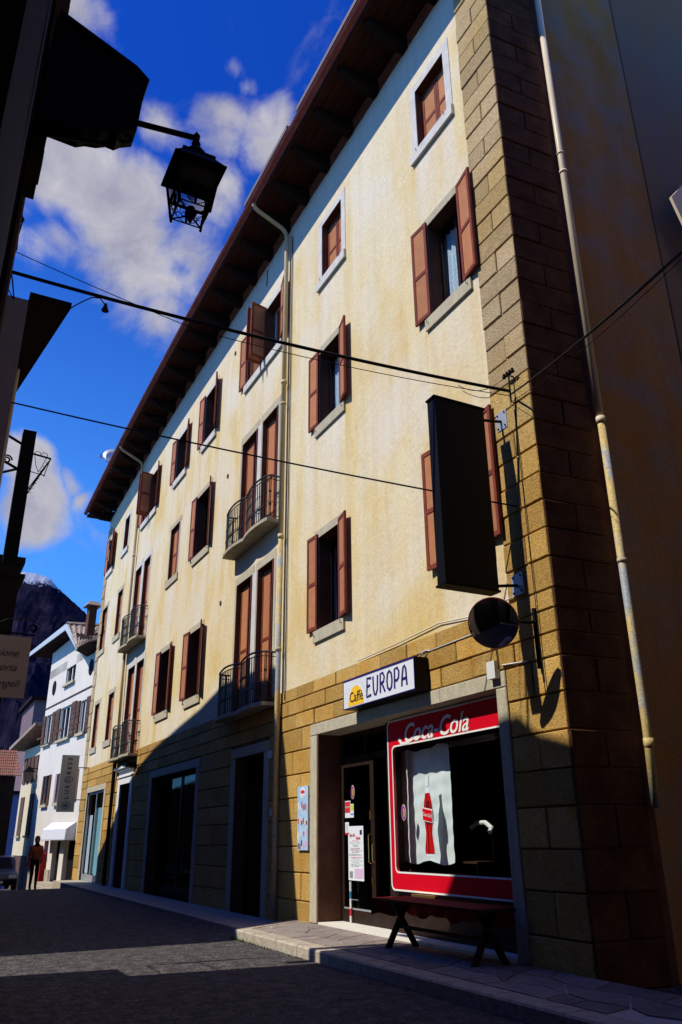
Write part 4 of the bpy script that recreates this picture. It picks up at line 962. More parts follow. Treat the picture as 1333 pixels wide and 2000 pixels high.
# =================================================================== PROJECTING THINGS AT THE CORNER
t = thing('projecting_sign', 'tall black projecting sign panel bracketed from the corner stones', 'sign', (-8.25, 6.2, 4.65))
MB().box(-8.36, -8.17, 5.76, 6.62, 4.66, 7.42).build('panel', 'black', t)
MB().box(-8.375, -8.155, 5.74, 6.64, 7.42, 7.45).build('edge_trim', 'blackiron', t)
MB().box(-8.375, -8.155, 5.74, 6.64, 4.63, 4.66).build('edge_trim', 'blackiron', t)
for z in (7.30, 4.74):
    MB().tube([(-8.27, 6.6, z), (-8.25, 7.02, z+.06)], .022, 6).build('bracket', 'blackiron', t)
    MB().box(-8.36, -8.12, 7.0, 7.02, z-.08, z+.22).build('wall_plate', 'galv', t)
    for (x, zz) in ((-8.32, z-.04), (-8.16, z-.04), (-8.32, z+.18), (-8.16, z+.18)): MB().tube([(x, 6.985, zz), (x, 7.0, zz)], .014, 6).build('bolt', 'blackiron', t)
t = thing('traffic_mirror', 'round convex traffic mirror on an arm below the black projecting sign', 'mirror', (-7.96, 7.0, 4.18))
MB().tube([(-7.96, 7.03, 4.22), (-7.96, 6.9, 4.20), (-8.0, 6.42, 4.18)], .022, 6).tube([(-7.96, 7.0, 4.4), (-7.96, 7.0, 3.6)], .03, 6).build('arm', 'blackiron', t)
mc = Vector((-7.93, 6.28, 4.12)); fd = (Vector((-2.0, -1.0, 1.2))-mc).normalized(); mq = fd.to_track_quat('Z', 'Y').to_matrix().to_4x4()
rr = .315; pr = [(rr, -.03), (rr+.012, -.005), (rr, .012)]; MB().lathe([(0, -.06), (rr*.6, -.055)]+pr, seg=40).xf(Matrix.Translation(mc) @ mq).build('rim', 'colad', t, smooth=True)
MB().lathe([(rr*math.sin(a)/math.sin(.55)*.995, (math.cos(a)-math.cos(.55))*rr/math.sin(.55)+.006) for a in [.55*(1-i/8) for i in range(9)]], seg=40).xf(Matrix.Translation(mc) @ mq).build('mirror_face', 'mirror', t, smooth=True)
t = thing('wall_bracket', 'iron wall bracket and insulators holding the overhead cables at the corner', 'bracket', (-7.9, 7.0, 7.6))
MB().tube([(-7.9, 7.02, 7.95), (-7.9, 6.93, 7.95), (-7.9, 6.93, 7.5), (-7.9, 7.02, 7.5)], .014, 5).build('frame', 'blackiron', t)
for k in range(4): MB().lathe([(0, 0), (.025, .0), (.03, .03), (.015, .05), (.025, .06), (0, .09)], (-8.0+.065*k, 6.93, 7.95), 8).build('insulator', 'blackiron', t)
MB().tube([(-8.04, 6.93, 7.95), (-7.76, 6.93, 7.95)], .01, 4).build('crossbar', 'blackiron', t)
t = thing('spotlight', 'small black floodlight on the wall right of the white door surround', 'lamp', (-29.1, 7.0, 4.0), 'small floodlights on the facade')
MB().prism([(-29.25, 6.95, 3.9), (-29.25, 6.6, 3.95), (-29.25, 6.55, 4.12), (-29.25, 6.9, 4.12)], (.3, 0, 0)).build('housing', 'black', t); MB().tube([(-29.1, 7.03, 4.0), (-29.1, 6.8, 4.0)], .02, 5).build('bracket', 'black', t)
t2 = t.copy(); COL.objects.link(t2); t2.location = (-33.85, 7.0, 3.98); t2['label'] = 'small black floodlight between the far downpipe and the last shop window'
for ch in t.children:
    c = ch.copy(); COL.objects.link(c); c.parent = t2
t = thing('blade_sign', 'grey vertical blade sign reading Blue Dress at the far end of the building', 'sign', (-38.3, 6.4, 2.75))
MB().box(-38.34, -38.28, 5.84, 6.58, 2.75, 5.12).build('panel', 'signgrey', t)
TM = Matrix(((0, 0, 1, -38.275), (0, -1, 0, 6.2), (1, 0, 0, 3.9), (0, 0, 0, 1)))
# local x -> up, local y -> towards -Y ... reads from bottom to top when seen from +X
TM = Matrix(((0, 0, 1, -38.272), (0, -1, 0, 6.21), (1, 0, 0, 0), (0, 0, 0, 1)))
def vt(s, z, size): text(s, 'navy', t, Matrix.Translation((0, 0, z)) @ Matrix(((0, 0, 1, -38.272), (0, -1, 0, 6.21), (1, 0, 0, 0), (0, 0, 0, 1))), size, sx=1.0, ext=.002, bold=.004)
for ch, z in (('B', 3.02), ('L', 3.33), ('U', 3.56), ('E', 3.79), ('D', 4.08), ('R', 4.37), ('E', 4.57), ('S', 4.76), ('S', 4.95)):
    vt(ch, z, .26)
for z in (3.02, 4.08):
    b = MB(); o_ = [(-38.275, 6.21+.19*math.cos(a), z+.15*math.sin(a)) for a in [2*math.pi*i/24 for i in range(24)]]; i_ = [(-38.275, 6.21+.165*math.cos(a), z+.128*math.sin(a)) for a in [2*math.pi*i/24 for i in range(24)]]
    ringfr(b, o_, i_); b.build('letter_ring', 'navy', t)
for z in (4.6, 3.25): MB().tube([(-38.31, 6.57, z), (-38.31, 7.05, z)], .02, 5).build('bracket', 'blackiron', t)
# =================================================================== CABLES
def sagline(a, c, s, n=24):
    a, c = Vector(a), Vector(c); return [a.lerp(c, i/n)-Vector((0, 0, s*4*(i/n)*(1-i/n))) for i in range(n+1)]
tag(MB().tube(sagline((-9.35, .05, 8.42), (-7.9, 6.93, 7.68), .10), .024, 6).build('power_cable', 'cable'), 'thick black overhead cable crossing the street to the corner bracket', 'cable')
tag(MB().tube(sagline((-9.35, .02, 8.76), (-9.0, 2.5, 8.05), .02)+sagline((-9.0, 2.5, 8.05), (-7.9, 6.93, 7.60), .08), .007, 4).build('thin_cable', 'cable'), 'thin wire running just below the thick overhead cable', 'cable')
tag(MB().tube(sagline((-11.7, .25, 7.80), (-8.09, 7.0, 5.92), .06), .013, 5).build('street_cable', 'cable'), 'lower black cable crossing the street behind the black projecting sign', 'cable')
tag(MB().tube(sagline((-7.87, 6.93, 7.62), (-3.0, 4.4, 5.56), .05)+sagline((-3, 4.4, 5.56), (-.4, 3.0, 4.5), .0, 2), .014, 5).build('side_cable', 'cable'), 'black cable running from the corner bracket towards the right edge', 'cable')
tag(MB().tube(sagline((-7.87, 6.93, 7.50), (-3.0, 4.38, 5.49), .09)+sagline((-3, 4.38, 5.49), (-.4, 3.0, 4.3), .0, 2), .005, 4).build('side_wire', 'cable'), 'hair-thin wire under the cable at the right edge', 'cable')
tag(MB().tube(sagline((-7.9, 6.93, 7.97), (-9.2, 6.98, 8.5), .18), .006, 4).build('slack_wire', 'cable'), 'slack thin wire drooping left from the corner insulators', 'cable')
t = thing('wire_lamp', 'tiny lamp holder drooping on a bent wire from the dark eave corner', 'lamp', (-9.9, 1.4, 8.6))
MB().tube([(-9.9, .88, 8.46), (-9.9, 1.04, 8.64), (-9.9, 1.17, 8.765), (-9.9, 1.28, 8.79), (-9.9, 1.36, 8.70)], .009, 5).build('wire', 'cable', t)
MB().lathe([(.0, 0), (.02, -.0), (.03, -.05), (.055, -.12), (0, -.12)], (-9.9, 1.37, 8.72), 8).build('lamp_holder', 'cable', t)
# satellite dish on the roof edge
t = thing('satellite_dish', 'pale satellite dish on the roof edge near the far gable', 'antenna', (-35.0, 6.1, 17.9))
dm = Matrix.Translation((-35.0, 6.0, 18.35)) @ Matrix.Rotation(math.radians(80), 4, Vector((.35, .9, .25)).normalized())
MB().lathe([(0, .0), (.25, .03), (.42, .09), (.43, .10), (.25, .05), (0, .02)], seg=20).xf(dm).build('reflector', 'galv', t, smooth=True)
MB().tube([(-35.0, 6.0, 18.0), (-35.1, 5.5, 18.35)], .022, 5).tube([(-35.0, 6.0, 17.6), (-35.0, 6.0, 18.4)], .02, 5).build('arm', 'galv', t)
MB().box(-35.18, -35.06, 5.4, 5.52, 18.30, 18.46).build('receiver', 'galv', t)
# =================================================================== STREET LANTERN (upper left)
t = thing('street_lantern', 'black four-sided lantern with glass panes hanging from a wall arm', 'lamp', (-4.54, 1.14, 6.2))
LX, LY = -4.54, 1.14
MB().tube([(LX, .0, 6.40), (LX, LY+.02, 6.575)], .022, 8).build('arm', 'blackiron', t)
def fr4(b, z0, h0, z1, h1, th=0):
    b.hexa([(LX-h0, LY-h0, z0), (LX+h0, LY-h0, z0), (LX+h0, LY+h0, z0), (LX-h0, LY+h0, z0), (LX-h1, LY-h1, z1), (LX+h1, LY-h1, z1), (LX+h1, LY+h1, z1), (LX-h1, LY+h1, z1)])
rf_ = MB(); 
for (z0, h0, z1, h1) in ((6.185, .195, 6.20, .195), (6.20, .19, 6.30, .125), (6.30, .125, 6.33, .125), (6.33, .085, 6.36, .085)): fr4(rf_, z0, h0, z1, h1)
ro = rf_.build('lamp_roof', 'blackiron', t)
MB().lathe([(0, 0), (.085, 0), (.08, .05), (.055, .09), (.025, .115), (.02, .14), (.035, .155), (.022, .18), (.018, .22), (.028, .235), (.012, .26), (0, .285)], (LX, LY, 6.36), 16).build('dome', 'blackiron', ro, smooth=True)
hT, hM, hB, zT, zM, zB = .158, .130, .112, 6.185, 5.985, 5.835
for sx in (-1, 1):
    for sy in (-1, 1):
        MB().tube([(LX+sx*hT, LY+sy*hT, zT), (LX+sx*hB, LY+sy*hB, zB-.03)], .011, 5).build('corner_bar', 'blackiron', t)
for k in range(4):
    R_ = Matrix.Translation((LX, LY, 0)) @ Matrix.Rotation(k*math.pi/2, 4, 'Z')
    MB().hexa([(-hM, -hM-.008, zM), (hM, -hM-.008, zM), (hM, -hM+.008, zM), (-hM, -hM+.008, zM), (-hM, -hM-.010, zM+.02), (hM, -hM-.010, zM+.02), (hM, -hM+.006, zM+.02), (-hM, -hM+.006, zM+.02)]).xf(R_).build('crossbar', 'blackiron', t)
    MB().quad((-hT+.01, -hT, zT), (hT-.01, -hT, zT), (hM-.01, -hM, zM+.02), (-hM+.01, -hM, zM+.02)).xf(R_).build('pane', 'lampglass', t)
    b = MB()   # wrought fan below
    def q(u, v): # u across -1..1, v 0 top..1 bottom
        h = hM+(hB-hM)*v; return (u*h, -h, zM+(zB-zM)*v)
    b.tube([q(-1, 1), q(1, 1)], .007, 4)
    for (u0, u1) in ((-.9, -.05), (.05, .9)):
        c = (u0+u1)/2
        ring = [q(c+.42*math.cos(a)*.5, .62-.25*math.sin(a)) for a in [math.pi*i/8 for i in range(9)]]; b.tube(ring, .004, 4)
        for i in range(6):
            a = math.pi*(i+.5)/6; b.tube([q(c+.21*math.cos(a), .62-.25*math.sin(a)), q(c+.44*math.cos(a), .62-.6*math.sin(a))], .003, 4)
    b.tube([q(0, 0), q(0, 1)], .010, 4); b.tube([q(-.95, .1), q(-.5, .8), q(-.05, 1)], .004, 4); b.tube([q(.95, .1), q(.5, .8), q(.05, 1)], .004, 4)
    b.xf(R_).build('fan_grille', 'blackiron', t)
MB().tube([(LX-hB, LY-hB, zB), (LX, LY, zB-.02), (LX+hB, LY+hB, zB)], .008, 4).tube([(LX+hB, LY-hB, zB), (LX, LY, zB-.02), (LX-hB, LY+hB, zB)], .008, 4).build('bottom_scroll', 'blackiron', t)
MB().lathe([(0, .07), (.03, .05), (.045, .0), (.03, -.04), (.012, -.055), (.016, -.07), (0, -.09)], (LX, LY, zB), 12).build('finial', 'blackiron', t, smooth=True)
MB().lathe([(0, .0), (.03, 0), (.03, .05), (.045, .09), (.04, .15), (0, .18)], (LX, LY, zM), 12).build('bulb', 'lampglass', t, smooth=True)
# =================================================================== SHADED HOUSES OPPOSITE
def house_box(name, lab, cat, x0, x1, y0, y1, z0, z1, m):
    t = thing(name, lab, cat, ((x0+x1)/2, (y0+y1)/2, z0)); MB().box(x0, x1, y0, y1, z0, z1).build('wall', m, t); return t
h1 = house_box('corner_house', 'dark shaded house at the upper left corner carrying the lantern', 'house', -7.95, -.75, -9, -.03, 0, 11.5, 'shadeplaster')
MB().box(-8.05, -.7, -9.1, .03, 11.5, 11.62).build('eave', 'rafter', h1)
MB().box(-7.96, -7.80, -.035, .0, 0, 11.4).build('corner_pilaster', 'rafter', h1)
MB().prism([(-7.9, -.2, 11.6), (-7.9, -9, 11.6), (-7.9, -9, 19.5), (-7.9, -8, 19.5)], (7.1, 0, 0)).build('roof', 'tile', h1)  # steep unseen mass, added to block sky light
def shut(x0, x1, y0, y1, z0, z1):
    s = MB().box(x0, x1, y0, y1, z0, z1).build('shutter', 'brownshut', h1)
    n = 9
    for k in range(n):
        zz = z0+.1+(z1-z0-.2)*k/n; MB().box(x0+.05, x1-.05, y1, y1+.012, zz, zz+(z1-z0-.2)/n*.6).build('slat', 'brownshut', s)
shut(-5.02, -4.72, .01, .10, 5.93, 8.4); 
MB().tube([(-6.3, .03, 4), (-6.3, .03, 11.3)], .03, 6).build('rain_pipe', 'brownshut', h1)
t = thing('hanging_sign', 'large black projecting sign with sloping top on a scroll bracket beside the lantern', 'sign', (LX, .4, 6.2))
MB().prism([(LX-.09, y, z) for y, z in ((.03, 6.17), (.082, 6.17), (.30, 6.16), (.36, 6.20), (.44, 6.22), (.50, 6.26), (.56, 6.255), (.60, 6.30), (.681, 6.35), (.708, 6.82), (.636, 6.87), (.60, 6.89), (.086, 7.12), (.03, 7.14))], (.17, 0, 0)).build('board', 'blackiron', t)
MB().prism([(LX-.11, y, z) for y, z in ((.05, 7.16), (.62, 6.91), (.72, 6.83), (.73, 6.86), (.63, 6.95), (.05, 7.20))], (.21, 0, 0)).build('cover_strip', 'blackiron', t)
MB().tube([(LX, .0, 6.10), (LX, .10, 6.10), (LX, .2, 6.13), (LX, .36, 6.17), (LX, .5, 6.2)], .018, 5).build('scroll_bracket', 'blackiron', t)
MB().tube([(LX, .61+.055*math.cos(a), 6.33+.05*math.sin(a)) for a in [2*math.pi*i/14 for i in range(15)]], .014, 5).build('ring', 'blackiron', t)
# annex with the dark soffit
h2 = thing('annex_house', 'grey-beige shaded house with a dark overhanging eave at the left edge', 'house', (-11.3, -3, 0))
MB().box(-11.8, -9.9, -6, .36, 0, 8.44).build('wall', 'annex', h2)
MB().box(-12.5, -11.8, -6, .1, 0, 3.4).build('shadow_wing', 'annex', h2)  # unseen block added to cast the lower edge of the street shadow
MB().prism([(-9.84, .361, 8.45), (-12.85, .361, 8.45), (-12.85, .46, 8.45), (-9.84, .91, 8.45)], (0, 0, .09)).build('eave', 'rafter', h2)
MB().prism([(-7.9, -6, 8.5), (-12.0, -6, 8.5), (-12.0, -6, 9.3), (-11.6, -6, 10.2), (-10.05, -6, 12.2), (-9.3, -6, 12.3), (-8.9, -6, 12.0), (-7.9, -6, 11.7)], (0, .6, 0)).xf(Matrix.Translation((0, 4.9, 0))).build('shadow_gable', 'shadeplaster', h2)  # unseen, outline shaped to set the shadow edge at the cafe
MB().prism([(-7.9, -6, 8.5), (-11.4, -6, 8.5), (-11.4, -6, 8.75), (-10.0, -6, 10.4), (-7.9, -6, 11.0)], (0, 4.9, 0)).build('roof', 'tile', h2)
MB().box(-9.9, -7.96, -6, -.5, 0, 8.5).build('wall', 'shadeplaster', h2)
MB().tube([(-11.74, .42, 8.4), (-11.74, .42, .1)], .05, 8).build('downpipe', 'annex', h2)
# narrow slab sign and lace bracket
t = thing('shop_sign', 'narrow black slab sign held by two iron bars below the dark eave at left', 'sign', (-12.0, .76, 5.4))
MB().box(-12.1, -11.9, .67, .86, 5.36, 7.49).build('slab', 'black', t)
for z in (7.28, 6.85): MB().tube([(-11.78, .33, z+.05), (-12, .68, z)], .022, 5).build('bar', 'blackiron', t)  # bars and brace slanted back to bridge the gap to the annex wall
MB().tube([(-12, .50+.08*math.cos(a)*(1-a/14), 6.98+.08*math.sin(a)*(1-a/14)) for a in [i*.5 for i in range(22)]], .014, 5).build('scroll', 'blackiron', t)
MB().tube([(-11.78, .34, 6.6), (-12, .67, 6.85)], .02, 5).build('brace', 'blackiron', t)
t = thing('lace_bracket', 'delicate wrought iron bracket with heart scrolls beside the black slab sign', 'bracket', (-12.0, .86, 6.8))
b = MB(); b.tube([(-12, .86, 7.15), (-12, 1.13, 7.12)], .016, 5).tube([(-12, .84, 6.85), (-12, 1.08, 6.82)], .007, 4)
b.tube([(-12, 1.13, 7.12), (-12, .84, 6.50)], .010, 4).tube([(-12, 1.13, 7.12), (-12, .82, 6.38)], .010, 4).tube([(-12, 1.12, 7.1), (-12, 1.06, 6.8)], .006, 4)
b.build('frame', 'blackiron', t)
b = MB()
for c in (.93, 1.03): b.tube([(-12, c+.045*math.cos(a), 7.16+.045*math.sin(a)) for a in [math.pi*i/8 for i in range(9)]], .005, 4)
b.tube([(-12, .885, 7.16), (-12, .92, 6.98), (-12, .975, 6.86)], .005, 4).tube([(-12, 1.075, 7.16), (-12, 1.02, 6.98), (-12, .975, 6.86)], .005, 4)
for k in range(7):
    y = .88+.03*k; b.tube([(-12, y, 6.50+.08*k), (-12, y+.035, 6.50+.085*k)], .005, 4); b.tube([(-12, y+.018+.015*math.cos(a), 6.56+.08*k+.015*math.sin(a)) for a in [2*math.pi*i/6 for i in range(7)]], .004, 3)
b.build('scrolls', 'blackiron', t)
# pension sign
t = thing('guesthouse_sign', 'cream enamel sign with italic black script hanging at the left edge', 'sign', (-12.6, .9, 3.5))
MB().box(-12.64, -12.60, .36, 1.28, 3.53, 4.43).build('panel', 'signcream', t)
MB().tube([(-11.78, .34, 3.6), (-12.62, .37, 3.6)], .014, 5).build('gap_support', 'blackiron', t)  # support added across the gap between annex wall and panel
for s, z in (('Pensione', 4.17), ('Trattoria', 3.96), ('Angeli', 3.73)):
    text(s, 'blackprint', t, Matrix(((0, 0, 1, -12.598), (1, 0, 0, 1.12 if s != 'Angeli' else 1.18), (0, 1, 0, z), (0, 0, 0, 1))), .15, shear=.45, sx=1.0, ext=.001, align='RIGHT')
MB().tube([(-11.78, .34, 4.52), (-12.62, .34, 4.5), (-12.62, 1.32, 4.47)], .014, 5).build('bracket_arm', 'blackiron', t)  # first stretch added to reach back to the annex wall
MB().tube([(-12.62, 1.28+.06*math.cos(a)*(1-a/18), 4.58+.06*math.sin(a)*(1-a/18)) for a in [-1.5+i*.5 for i in range(20)]], .010, 4).build('scroll', 'blackiron', t)
MB().tube([(-12.62, .6, 4.5), (-12.62, .9, 4.68), (-12.62, 1.2, 4.72), (-12.62, 1.38, 4.64), (-12.62, 1.36, 4.5)], .010, 4).build('scroll_bracket', 'blackiron', t)
# loose wires near the corner house
t = thing('wire_bundle', 'tangled thin wires with an insulator hanging down the dark house corner', 'cable', (-8.0, .05, 8))
MB().tube([(-8, .03, 8.45), (-8.0, .09, 8.15), (-8, .07, 7.95), (-8, .08, 7.75), (-8, .03, 7.6), (-8, .10, 7.3), (-8, .14, 7.1)], .008, 4).tube([(-8, .03, 8.45), (-8, .06, 8.25), (-8, .03, 8.12)], .006, 4).tube([(-8, .02, 7.35), (-8, .07, 7.2), (-8, .14, 7.08)], .006, 4).build('wire', 'cable', t)
MB().lathe([(0, -.04), (.03, -.02), (.04, .0), (.03, .03), (0, .05)], (-8.0, .07, 8.17), 8).build('insulator', 'cable', t)
MB().tube([(-8.0, -.05, 8.2), (-8.0, .08, 8.2)], .01, 4).build('pin', 'cable', t)
# long shaded row opposite
h3 = thing('opposite_row', 'dark shaded row of houses at the left edge further along the street', 'house', (-24, -4, 0))
prof3 = [(-14.65, -.3), (-14.72, 2.2), (-14.88, 6.1), (-15.1, 6.4), (-16.2, 8.4), (-16.6, 10.2), (-16.9, 11.4), (-17.3, 12.6), (-17.6, 13.5), (-21.1, 13.7), (-23.1, 13.3), (-25.4, 13.0), (-28, 12.6), (-29.9, 12.15), (-32.0, 11.0), (-34.3, 9.75), (-36.0, 8.7), (-36.6, 8.0), (-36.6, -.6)]
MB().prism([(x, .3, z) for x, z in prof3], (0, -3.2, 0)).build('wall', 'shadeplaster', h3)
MB().prism([(-36.62, 1.5, 4.7), (-52, 1.5, 4.0), (-52, 1.5, -2), (-36.62, 1.5, -1)], (0, -4, 0)).build('shade_wing', 'shadeplaster', h3)  # unseen wing added to keep the far street in shade
MB().prism([(-18.6, .2, 12.2), (-18.6, -9, 12.2), (-18.6, -9, 21), (-18.6, -8, 21)], (-10, 0, 0)).build('roof', 'tile', h3)  # unseen rising mass added to reduce sky light in the street
h8 = thing('sky_block_house', 'unseen house added behind the viewpoint to cut sky light', 'house', (20, 0, 0))
MB().box(14.5, 22, -14, 2.9, 0, 15).build('wall', 'shadeplaster', h8)  # added out of view, closes off sky light from the east
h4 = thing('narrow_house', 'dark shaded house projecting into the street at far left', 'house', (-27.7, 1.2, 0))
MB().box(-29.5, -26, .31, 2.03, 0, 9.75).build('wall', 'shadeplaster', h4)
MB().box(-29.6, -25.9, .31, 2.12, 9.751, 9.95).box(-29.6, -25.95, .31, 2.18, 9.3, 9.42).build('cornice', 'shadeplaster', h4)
for z in (2.2, 5.4):
    for x in (-28.8, -27.4): 
        s = MB().box(x-.45, x+.45, 2.03, 2.06, z, z+1.6).build('window', 'brownshut', h4)
# unseen angled house, added to bounce warm light onto the side wall
h5 = thing('bounce_house', 'unseen ochre house added to bounce warm light across the side street', 'house', (6, 7, 0))
MB().prism([(6, 3, 0), (14, 3, 0), (14, 26, 0), (.5, 26, 0), (.5, 12, 0)], (0, 0, 17)).build('wall', 'ochrewall', h5)
h7 = thing('sky_block_end_house', 'unseen house added to block sky at the far end of the side street', 'house', (-3, 24, 0))
MB().box(-6.2, .45, 22, 30, 0, 16).build('wall', 'shadeplaster', h7)  # added out of view to shut sky light out of the side street
h6 = thing('shading_rear_house', 'unseen house behind the viewpoint, height set to shade the side street', 'house', (6, -8, 0))
MB().box(.5, 12, -12, 2.5, 0, 16).build('wall', 'shadeplaster', h6)  # unseen, raised so only the top of the bounce wall is sunlit
# cream panel added to stand for a sunlit piece of wall
t = thing('sunlit_patch_panel', 'added cream panel for a sunlit piece of wall at the right edge of the picture', 'panel', (-7.0, 10.4, 11.5))
MB().prism([(-7.0, 10.29, 12.06), (-7.0, 11.2, 13.1), (-7.0, 11.4, 12.7), (-7.0, 11.2, 11.2), (-7.0, 10.85, 10.5), (-7.0, 10.66, 11.03)], (-.05, 0, 0)).build('panel', 'creamp', t)
# =================================================================== WHITE HOUSE AT THE END
WA = Vector((-50, 6.63, 0)); WD = Vector((.99505, .09935, 0)); WNn = Vector((.09935, -.99505, 0))
WMx = Matrix(((WD.x, -WNn.x, 0, WA.x), (WD.y, -WNn.y, 0, WA.y), (0, 0, 1, 0), (0, 0, 0, 1)))  # local x=u, local -y towards viewer
wh = thing('white_house', 'white gabled house with brown shutters closing the far end of the street', 'house', WA)
def WB(b, name, m, parent=wh, kind=None): return b.xf(WMx).build(name, m, parent, kind=kind)
wins = [(2.75, 4.6, 9.7, 11.1), (-.45, .9, 6.75, 8.4), (2.6, 4.9, 6.68, 8.42), (6.5, 7.6, 6.65, 8.3), (.9, 1.95, 3.42, 4.95), (3.6, 4.3, 3.42, 4.9), (4.2, 5.55, -.6, 1.6), (6.3, 8.7, -.5, 1.6), (2.45, 3.3, -.7, 1.6)]
X = sorted(set([-1.1, 9.6]+[v for o in wins for v in o[:2]])); Z = sorted(set([-1.2, 10.6]+[v for o in wins for v in o[2:]]))
b = MB()
for i in range(len(X)-1):
    for j in range(len(Z)-1):
        cx, cz = (X[i]+X[i+1])/2, (Z[j]+Z[j+1])/2
        if any(o[0] < cx < o[1] and o[2] < cz < o[3] for o in wins): continue
        b.quad((X[i], 0, Z[j]), (X[i+1], 0, Z[j]), (X[i+1], 0, Z[j+1]), (X[i], 0, Z[j+1]))
b.poly([(-1.1, 0, 10.6), (9.6, 0, 10.6), (6.8, 0, 11.2), (4.0, 0, 12.4), (-1.1, 0, 12.2)])
b.quad((-1.1, 0, -1.2), (-1.1, 0, 12.2), (-1.1, 9, 12.2), (-1.1, 9, -1.2)).quad((9.6, 0, -1.2), (9.6, 9, -1.2), (9.6, 9, 10.6), (9.6, 0, 10.6))
# the oriel-like polygon top overlaps window 0, so open it
b.f = [f for f in b.f]
WB(b, 'wall', 'whitewall')
for (u0, u1, z0, z1) in wins:
    b = MB(); d = .22
    b.quad((u0, 0, z0), (u0, 0, z1), (u0, d, z1), (u0, d, z0)).quad((u1, 0, z0), (u1, d, z0), (u1, d, z1), (u1, 0, z1)).quad((u0, 0, z1), (u1, 0, z1), (u1, d, z1), (u0, d, z1)).quad((u0, 0, z0), (u0, d, z0), (u1, d, z0), (u1, 0, z0))
    WB(b, 'reveal', 'whitewall'); WB(MB().quad((u0, d, z0), (u1, d, z0), (u1, d, z1), (u0, d, z1)), 'dark_room', 'dark')  # flat black sheet stands for the unlit room behind
    if z0 > 2:
        n = 3 if u1-u0 > 2 else 2; f = MB()
        for k in range(n+1):
            uu = u0+(u1-u0)*k/n; f.box(uu-.07, uu+.07, .08, .14, z0, z1)
        f.box(u0, u1, .08, .14, z0, z0+.08).box(u0, u1, .08, .14, z1-.08, z1); WB(f, 'window', 'winwhite' if z0 > 6 else 'brownshut')
        WB(MB().box(u0-.15, u1+.15, -.14, .0, z0-.14, z0), 'sill', 'lintel')
# second floor shutters
for (u0, u1, z0, z1) in ((-1.05, -.5, 6.7, 8.4), (.95, 1.6, 6.68, 8.42), (1.75, 2.55, 6.65, 8.45), (4.95, 5.75, 6.65, 8.45), (5.85, 6.45, 6.6, 8.35), (7.65, 8.3, 6.6, 8.35)):
    s = WB(MB().box(u0, u1, -.07, -.02, z0, z1), 'shutter', 'brownshut')
    for k in range(6): WB(MB().box(u0+.05, u1-.05, -.085, -.07, z0+.1+k*.27, z0+.27+k*.27), 'board', 'brownshut', s)
for (u0, u1, z0, z1) in ((.6, .9, 3.42, 4.95), (1.95, 2.25, 3.42, 4.95)): WB(MB().box(u0, u1, -.06, -.02, z0, z1), 'shutter', 'brownstrip')
for (u0, u1, z0, z1) in ((3.3, 3.6, 3.4, 4.9), (6.6, 7.5, 3.4, 4.9)): WB(MB().box(u0, u1, -.06, -.02, z0, z1), 'shutter', 'pinkshut')
WB(MB().box(-.6, 1.0, -.4, -.34, 7.0, 7.1).box(2.4, 5.0, -.4, -.34, 7.0, 7.1).box(6.3, 7.8, -.4, -.34, 7.0, 7.1), 'flower_rail', 'brownstrip')
for u in (.38, 7.6):
    b = MB(); b.lathe([(0, .0), (1, 0), (1, .03), (0, .03)], seg=20).xf(Matrix.Translation((u, -.005, 9.9)) @ Matrix.Rotation(math.pi/2, 4, 'X') @ Matrix.Diagonal((.38, .42, 1, 1))); WB(b, 'oval_window', 'dark')
WB(MB().box(-1.1, 9.6, -.04, 0, 8.82, 8.88), 'string_course', 'brownstrip')
WB(MB().box(-1.08, 2.3, -.06, 0, -1.1, .25).box(3.35, 4.1, -.06, 0, -1, .25), 'plinth', 'kerb')
# roof: gable overhang with pale fascia, tiled right slope
apex = (4.45, -.7, 12.62); lft = (-4.0, -.7, 12.66); rgt = (7.3, -.7, 10.95)
o_ = .75
WB(MB().quad((-4.0, -o_, 12.5), (4.45, -o_, 12.45), (5.4, 3, 12.45), (-4.0, 3, 12.5)).quad((4.45, -o_, 12.45), (7.4, -o_, 10.72), (9.8, 0, 10.65), (5.4, 2, 12.45)), 'soffit', 'rafter')
WB(MB().prism([(-4.0, -o_-.03, 12.48), (4.45, -o_-.03, 12.42), (7.4, -o_-.03, 10.68), (7.55, -o_-.03, 10.85), (4.45, -o_-.03, 12.78), (-4.0, -o_-.03, 12.74)], (0, .05, 0)), 'fascia', 'whitefascia')
wr = WB(MB().quad((-4.1, -o_, 12.76), (4.45, -o_, 12.76), (5.4, 3, 12.76), (-4.1, 3, 12.76)), 'roof', 'gtile')
# main slope facing the street, rolled tiles, running to the right
b = MB(); nu, nv = 24, 14; u0, u1 = 4.5, 11.5; idx = {}
P0 = Vector((4.5, -o_, 12.75)); P1 = Vector((5.5, 3, 12.75)); Q0 = Vector((7.45, -.85, 10.82)); Q1 = Vector((9.9, -.75, 10.75))
for i in range(nu*2+1):
    for j in range(nv+1):
        s = i/(nu*2); v = j/nv; a = P0.lerp(P1, s); c = Q0.lerp(Q1, s); p = a.lerp(c, v)
        p.z += .05*math.sin(i*math.pi/2)+.05*(-(j % 2))+random.uniform(-.01, .01); idx[i, j] = len(b.v); b.v.append(tuple(p))
for i in range(nu*2):
    for j in range(nv): b.f.append((idx[i, j], idx[i, j+1], idx[i+1, j+1], idx[i+1, j]))
WB(b, 'roof_tiles', 'gtile', wr, kind='stuff')
WB(MB().quad((7.45, -.88, 10.7), (9.9, -.88, 10.65), (9.9, 0, 10.6), (6.6, 0, 10.6)), 'soffit', 'rafter')
WB(MB().tube([(4.45, -.75, 12.78), (5.5, 3, 12.80)], .12, 6), 'ridge_tile', 'gtile', wr)
ch = WB(MB().box(6.45, 6.95, -.25, .15, 11.6, 13.3), 'chimney', 'brownstrip')
